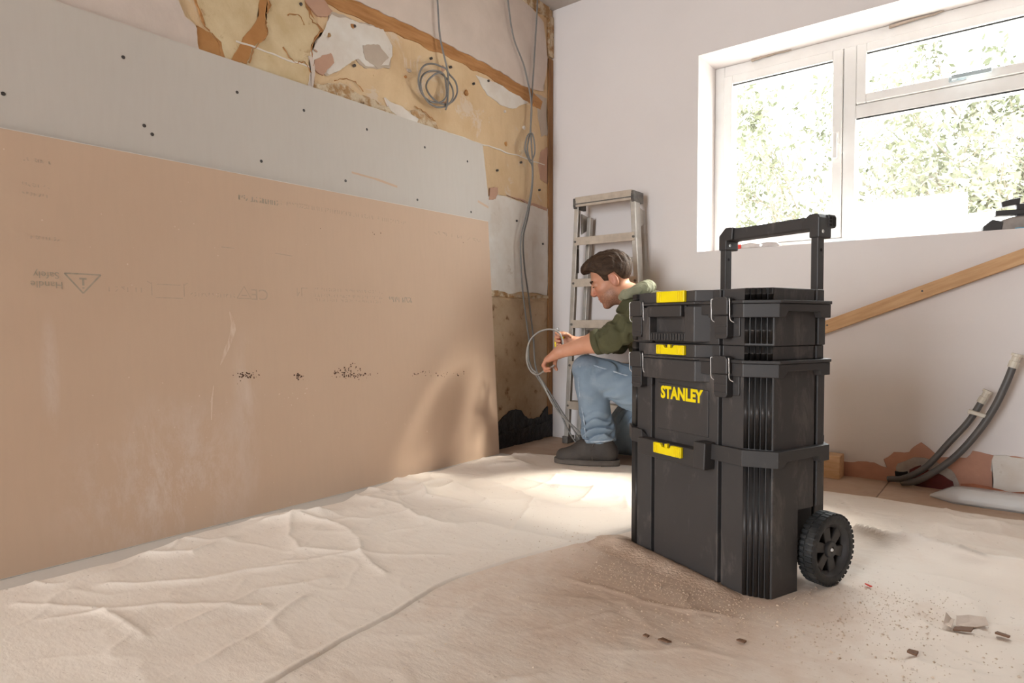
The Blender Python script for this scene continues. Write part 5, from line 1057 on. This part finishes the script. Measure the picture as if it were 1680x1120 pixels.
lp = [mw(p) for p in [(0.276, -0.135, 0.500), (0.272, -0.13, 0.547), (0.285, -0.13, 0.595), (0.329, -0.14, 0.618), (0.389, -0.14, 0.606), (0.436, -0.14, 0.561), (0.452, -0.14, 0.487), (0.436, -0.13, 0.427), (0.395, -0.10, 0.400), (0.345, -0.03, 0.425), (0.318, 0.0, 0.440), (0.290, 0.01, 0.455)]]
cable(lp, 0.0042, 'cable_pale', 'pale grey cable loop bending round from hand to hand')
lp = [mw(p) for p in [(0.450, -0.16, 0.53), (0.448, -0.15, 0.46), (0.425, -0.14, 0.425), (0.397, -0.14, 0.40), (0.358, -0.14, 0.325), (0.315, -0.14, 0.245), (0.26, -0.14, 0.185), (0.20, -0.15, 0.13), (0.15, -0.17, 0.06), (0.10, -0.19, 0.0)]]
cable(lp, 0.0042, 'cable_pale', 'pale grey cable end trailing down behind the raised knee')
# ------------------------------------------------------------------ things along the back wall
pk = thing('timber_batten', 'long planed softwood batten fixed slanting across the back wall', 'timber', (1.25, -0.024, 0.545))
o = MB().box(-0.10, 2.0, -0.022, 0.022, -0.026, 0.026).build('batten', 'wood', pk, bevel=0.002); o.rotation_euler = (0, -math.atan2(0.262, 0.66), 0)
for k in (0.25, 0.62, 1.25):
    q = MB().lathe([(-0.0235, 0.0), (-0.0235, 0.004), (-0.022, 0.004)], 10, 'y', (k, 0, 0.004), False).build('screw', 'gauge', pk); q.rotation_euler = o.rotation_euler
blk = MB().box(-0.075, 0.075, -0.042, 0.042, 0.0, 0.098).build('timber_block', 'wood_pale', bevel=0.003); place(blk, (1.475, -0.062, FZ + 0.004), 0.0)
tag(blk, 'short pale timber offcut on the floor behind the tool boxes', 'timber')
def pipe(pts, r, label, fit):
    t = thing('water_pipe', label, 'pipe', pts[0]); b = np.array(pts[0]); P = [tuple(np.array(p) - b) for p in pts]; sp = spline(P, 8)
    MB().tube(sp, r, 12).build('pipe', 'pipe', t, smooth=True)
    d = (Vector(sp[-1]) - Vector(sp[-3])).normalized(); e = Vector(sp[-1])
    MB().tube([e - d * 0.012, e + d * 0.012, e + d * 0.013, e + d * 0.030, e + d * 0.031, e + d * 0.040], [r * 1.35, r * 1.35, r * 1.1, r * 1.1, r * 1.5, r * 1.5], 14).build('push_fitting', 'fitting', t)
    return t, sp, b
p1_, s1_, b1_ = pipe([(1.72, -0.055, 0.012), (1.78, -0.075, 0.030), (1.853, -0.08, 0.087), (1.925, -0.08, 0.19), (1.986, -0.08, 0.28), (2.026, -0.08, 0.362)], 0.0115, 'shorter grey water pipe with cream fitting rising from the wall base', 1)
p2_, s2_, b2_ = pipe([(1.77, -0.065, 0.006), (1.82, -0.085, 0.025), (1.873, -0.095, 0.066), (1.945, -0.10, 0.140), (2.010, -0.10, 0.236), (2.060, -0.10, 0.335), (2.093, -0.10, 0.426), (2.115, -0.10, 0.500)], 0.0125, 'longer grey water pipe curving up beside the shorter one', 2)
o = MB().box(-0.022, 0.050, -0.02, 0.012, -0.006, 0.008).build('pipe_clip', 'fitting', bevel=0.002); place(o, (2.004, -0.088, 0.312)); o.rotation_euler = (0, 0.25, 0); tag(o, 'cream plastic clip joining the two grey pipes', 'clip')
# wrapped bundle on the floor
wr_ = thing('wrapped_trim_bundle', 'clear plastic wrapped length of trim lying on the floor along the wall', 'bundle', (1.95, -0.178, FZ + 0.004))
n = 40; v = []; rg = random.Random(9)
prof = [(-0.058, 0.0), (-0.060, 0.022), (-0.050, 0.046), (0.0, 0.052), (0.050, 0.046), (0.058, 0.020), (0.056, 0.0)]
mb = MB()
for i in range(n):
    x = -0.075 + 1.5 * (i / (n - 1)) ** 1.2; k = min(1, max(0.10, (x + 0.085) / 0.085)); 
    for a, b in prof: v.append((x + rg.uniform(-.003, .003), a * k + rg.uniform(-.002, .002), (b * k + rg.uniform(0, .002) * (b > 0)) + 0.004 * (1 - k) + 0.0006))
m_ = len(prof); mb.add(v, [(i * m_ + j, i * m_ + (j + 1) % m_, (i + 1) * m_ + (j + 1) % m_, (i + 1) * m_ + j) for i in range(n - 1) for j in range(m_)])
mb.build('plastic_wrap', 'film', wr_, smooth=True)
for k, (y0, y1, z1) in enumerate(((-0.050, -0.004, 0.040), (0.002, 0.048, 0.038))): MB().box(0.015, 1.40, y0, y1, 0.003, z1).build('trim_length', 'upvc', wr_, bevel=0.004)

# ------------------------------------------------------------------ things on the window sill
SZ = WZ0 + 0.0005
t = thing('hand_tool', 'worn grey hand tool with red collar and cream knob on the sill', 'tool', (1.14, 0.055, SZ), 0.06)
MB().lathe([(-0.125, 0.0), (-0.122, 0.010), (-0.110, 0.017), (-0.096, 0.017), (-0.086, 0.010), (-0.083, 0.0)], 16, 'x', (0.0, 0, 0.019), False).build('knob', 'fitting', t, smooth=True, label='cream round knob')
MB().lathe([(-0.086, 0.0), (-0.084, 0.012), (-0.062, 0.013), (-0.060, 0.0)], 14, 'x', (0, 0, 0.015), False).build('collar', 'red', t, smooth=True, label='red collar')
MB().prism_axis([(-0.062, 0.003), (0.10, 0.002), (0.115, 0.010), (0.10, 0.024), (0.055, 0.028), (0.02, 0.022), (-0.02, 0.030), (-0.062, 0.024)], -0.014, 0.014, 'y').build('body', 'sillgrey', t, bevel=0.004)
MB().lathe([(-0.016, 0), (-0.016, 0.006), (-0.013, 0.006), (-0.013, 0)], 12, 'y', (0.03, 0, 0.014), False).build('pivot', 'chrome', t)
t = MB().prism_axis([(-0.055, 0.0), (0.055, 0.0), (0.050, 0.009), (0.02, 0.012), (-0.045, 0.007)], -0.018, 0.018, 'y').build('plastic_wedge', 'clearplastic', bevel=0.003); place(t, (1.52, 0.05, SZ), 0.1); tag(t, 'flat bluish plastic wedge on the sill', 'wedge')
t = thing('power_tool', 'black power tool lying at the right end of the sill', 'power tool', (2.12, 0.07, SZ), 0.15)
MB().prism_axis([(-0.115, 0.0), (-0.055, 0.0), (-0.050, 0.035), (-0.085, 0.045), (-0.113, 0.020)], -0.028, 0.028, 'y').build('battery', 'black2', t, bevel=0.004)
MB().prism_axis([(-0.060, 0.0), (0.10, 0.0), (0.12, 0.03), (0.11, 0.055), (-0.02, 0.052), (-0.058, 0.040)], -0.022, 0.022, 'y').build('body', 'sillgrey', t, bevel=0.006)
MB().box(-0.075, 0.14, -0.024, 0.024, 0.058, 0.078).build('rail', 'black2', t, bevel=0.003)
MB().prism_axis([(-0.055, 0.090), (0.0, 0.098), (0.002, 0.122), (-0.03, 0.118), (-0.058, 0.110)], -0.020, 0.020, 'y').build('head', 'black2', t, bevel=0.003)
MB().box(-0.01, 0.03, -0.015, 0.015, 0.050, 0.100).build('neck', 'black2', t, bevel=0.003)
t = MB().prism([(-0.05, -0.03), (0.08, -0.035), (0.10, 0.03), (0.0, 0.04), (-0.055, 0.02)], 0.0, 0.004).build('blue_sheet', 'bluetape', bevel=0.001); place(t, (2.16, 0.008 + 0.03, SZ)); tag(t, 'flat blue plastic card under the black power tool', 'card')
# ------------------------------------------------------------------ garden outside
lawn = struct(MB().box(-6, 16, 0.3, 14, -0.6, -0.35).build('ground', 'lawn'), 'garden ground outside, made pale to bounce light')
t = thing('covered_heap', 'white tarpaulin heap outside the window', 'tarpaulin', (1.95, 2.1, -0.35)); v = []; n1, n2 = 28, 14
for i in range(n2):
    for j in range(n1):
        a = 2 * PI * j / n1; ph = i / (n2 - 1) * PI / 2; rr_ = 1 + 0.06 * math.sin(5 * a + 2 * i) ; v.append((0.85 * rr_ * math.cos(ph) * math.cos(a), 0.6 * rr_ * math.cos(ph) * math.sin(a), 1.72 * math.sin(ph) ** 0.8))
mb = MB(); mb.add(v, [(i * n1 + j, i * n1 + (j + 1) % n1, (i + 1) * n1 + (j + 1) % n1, (i + 1) * n1 + j) for i in range(n2 - 1) for j in range(n1)]); mb.build('tarpaulin', 'tarp', t, smooth=True)
MB().tube([(0.88 * math.cos(2 * PI * k / 40), 0.63 * math.sin(2 * PI * k / 40), 0.12) for k in range(41)], 0.012, 6, False).build('tie_rope', 'twig', t, smooth=True)
def shrub(x, y, hgt, rad, seed, label, leafmat, nleaf):
    r = random.Random(seed); t = thing('garden_shrub', label, 'shrub', (x, y, -0.35), group=None); br = MB(); ends = []
    def grow(p, d, ln, rd, dep):
        q = [p]; 
        for k in range(4): d = (d + Vector((r.uniform(-.35, .35), r.uniform(-.35, .35), r.uniform(-.15, .30)))).normalized(); p = p + d * ln / 4; q.append(p)
        br.tube(q, [rd * (1 - 0.12 * k) for k in range(5)], 5, False)
        if dep == 0: ends.append(q); return
        for _ in range(3): grow(q[r.choice((2, 3, 4))], (d + Vector((r.uniform(-1, 1), r.uniform(-1, 1), r.uniform(-.4, .6))) * 0.8).normalized(), ln * r.uniform(.55, .8), rd * 0.6, dep - 1)
    for k in range(5):
        a = 2 * PI * k / 5 + r.random(); grow(Vector((0.1 * math.cos(a), 0.1 * math.sin(a), 0)), Vector((rad * 0.45 * math.cos(a), rad * 0.45 * math.sin(a), hgt * 0.5)).normalized(), hgt * 0.5, 0.022, 3)
    br.build('branches', 'twig', t, smooth=True); lf = MB()
    for _ in range(nleaf):
        q = r.choice(ends); p = q[r.randrange(5)] + Vector((r.gauss(0, .06), r.gauss(0, .06), r.gauss(0, .06))); s = r.uniform(0.022, 0.050)
        a = Vector((r.uniform(-1, 1), r.uniform(-1, 1), r.uniform(-1, 1))).normalized(); b = a.cross(Vector((r.uniform(-1, 1), r.uniform(-1, 1), 1))).normalized()
        lf.add([p - a * s, p + b * s * .45, p + a * s, p - b * s * .45], [(0, 1, 2, 3)])
    o = lf.build('foliage', leafmat, t); o['kind'] = 'stuff'; return t
shrub(0.2, 3.4, 3.2, 1.2, 1, 'thin pale shrub seen through the left window pane', 'leaf', 9000)
shrub(2.2, 3.3, 3.4, 1.3, 2, 'tangled branchy shrub behind the right window pane', 'leaf', 9000)
shrub(1.2, 4.4, 3.9, 1.5, 3, 'dark leafy shrub further back between the two pale ones', 'leaf2', 10000)
shrub(3.4, 4.0, 3.6, 1.4, 4, 'dark leafy shrub at the far right of the window view', 'leaf2', 10000)
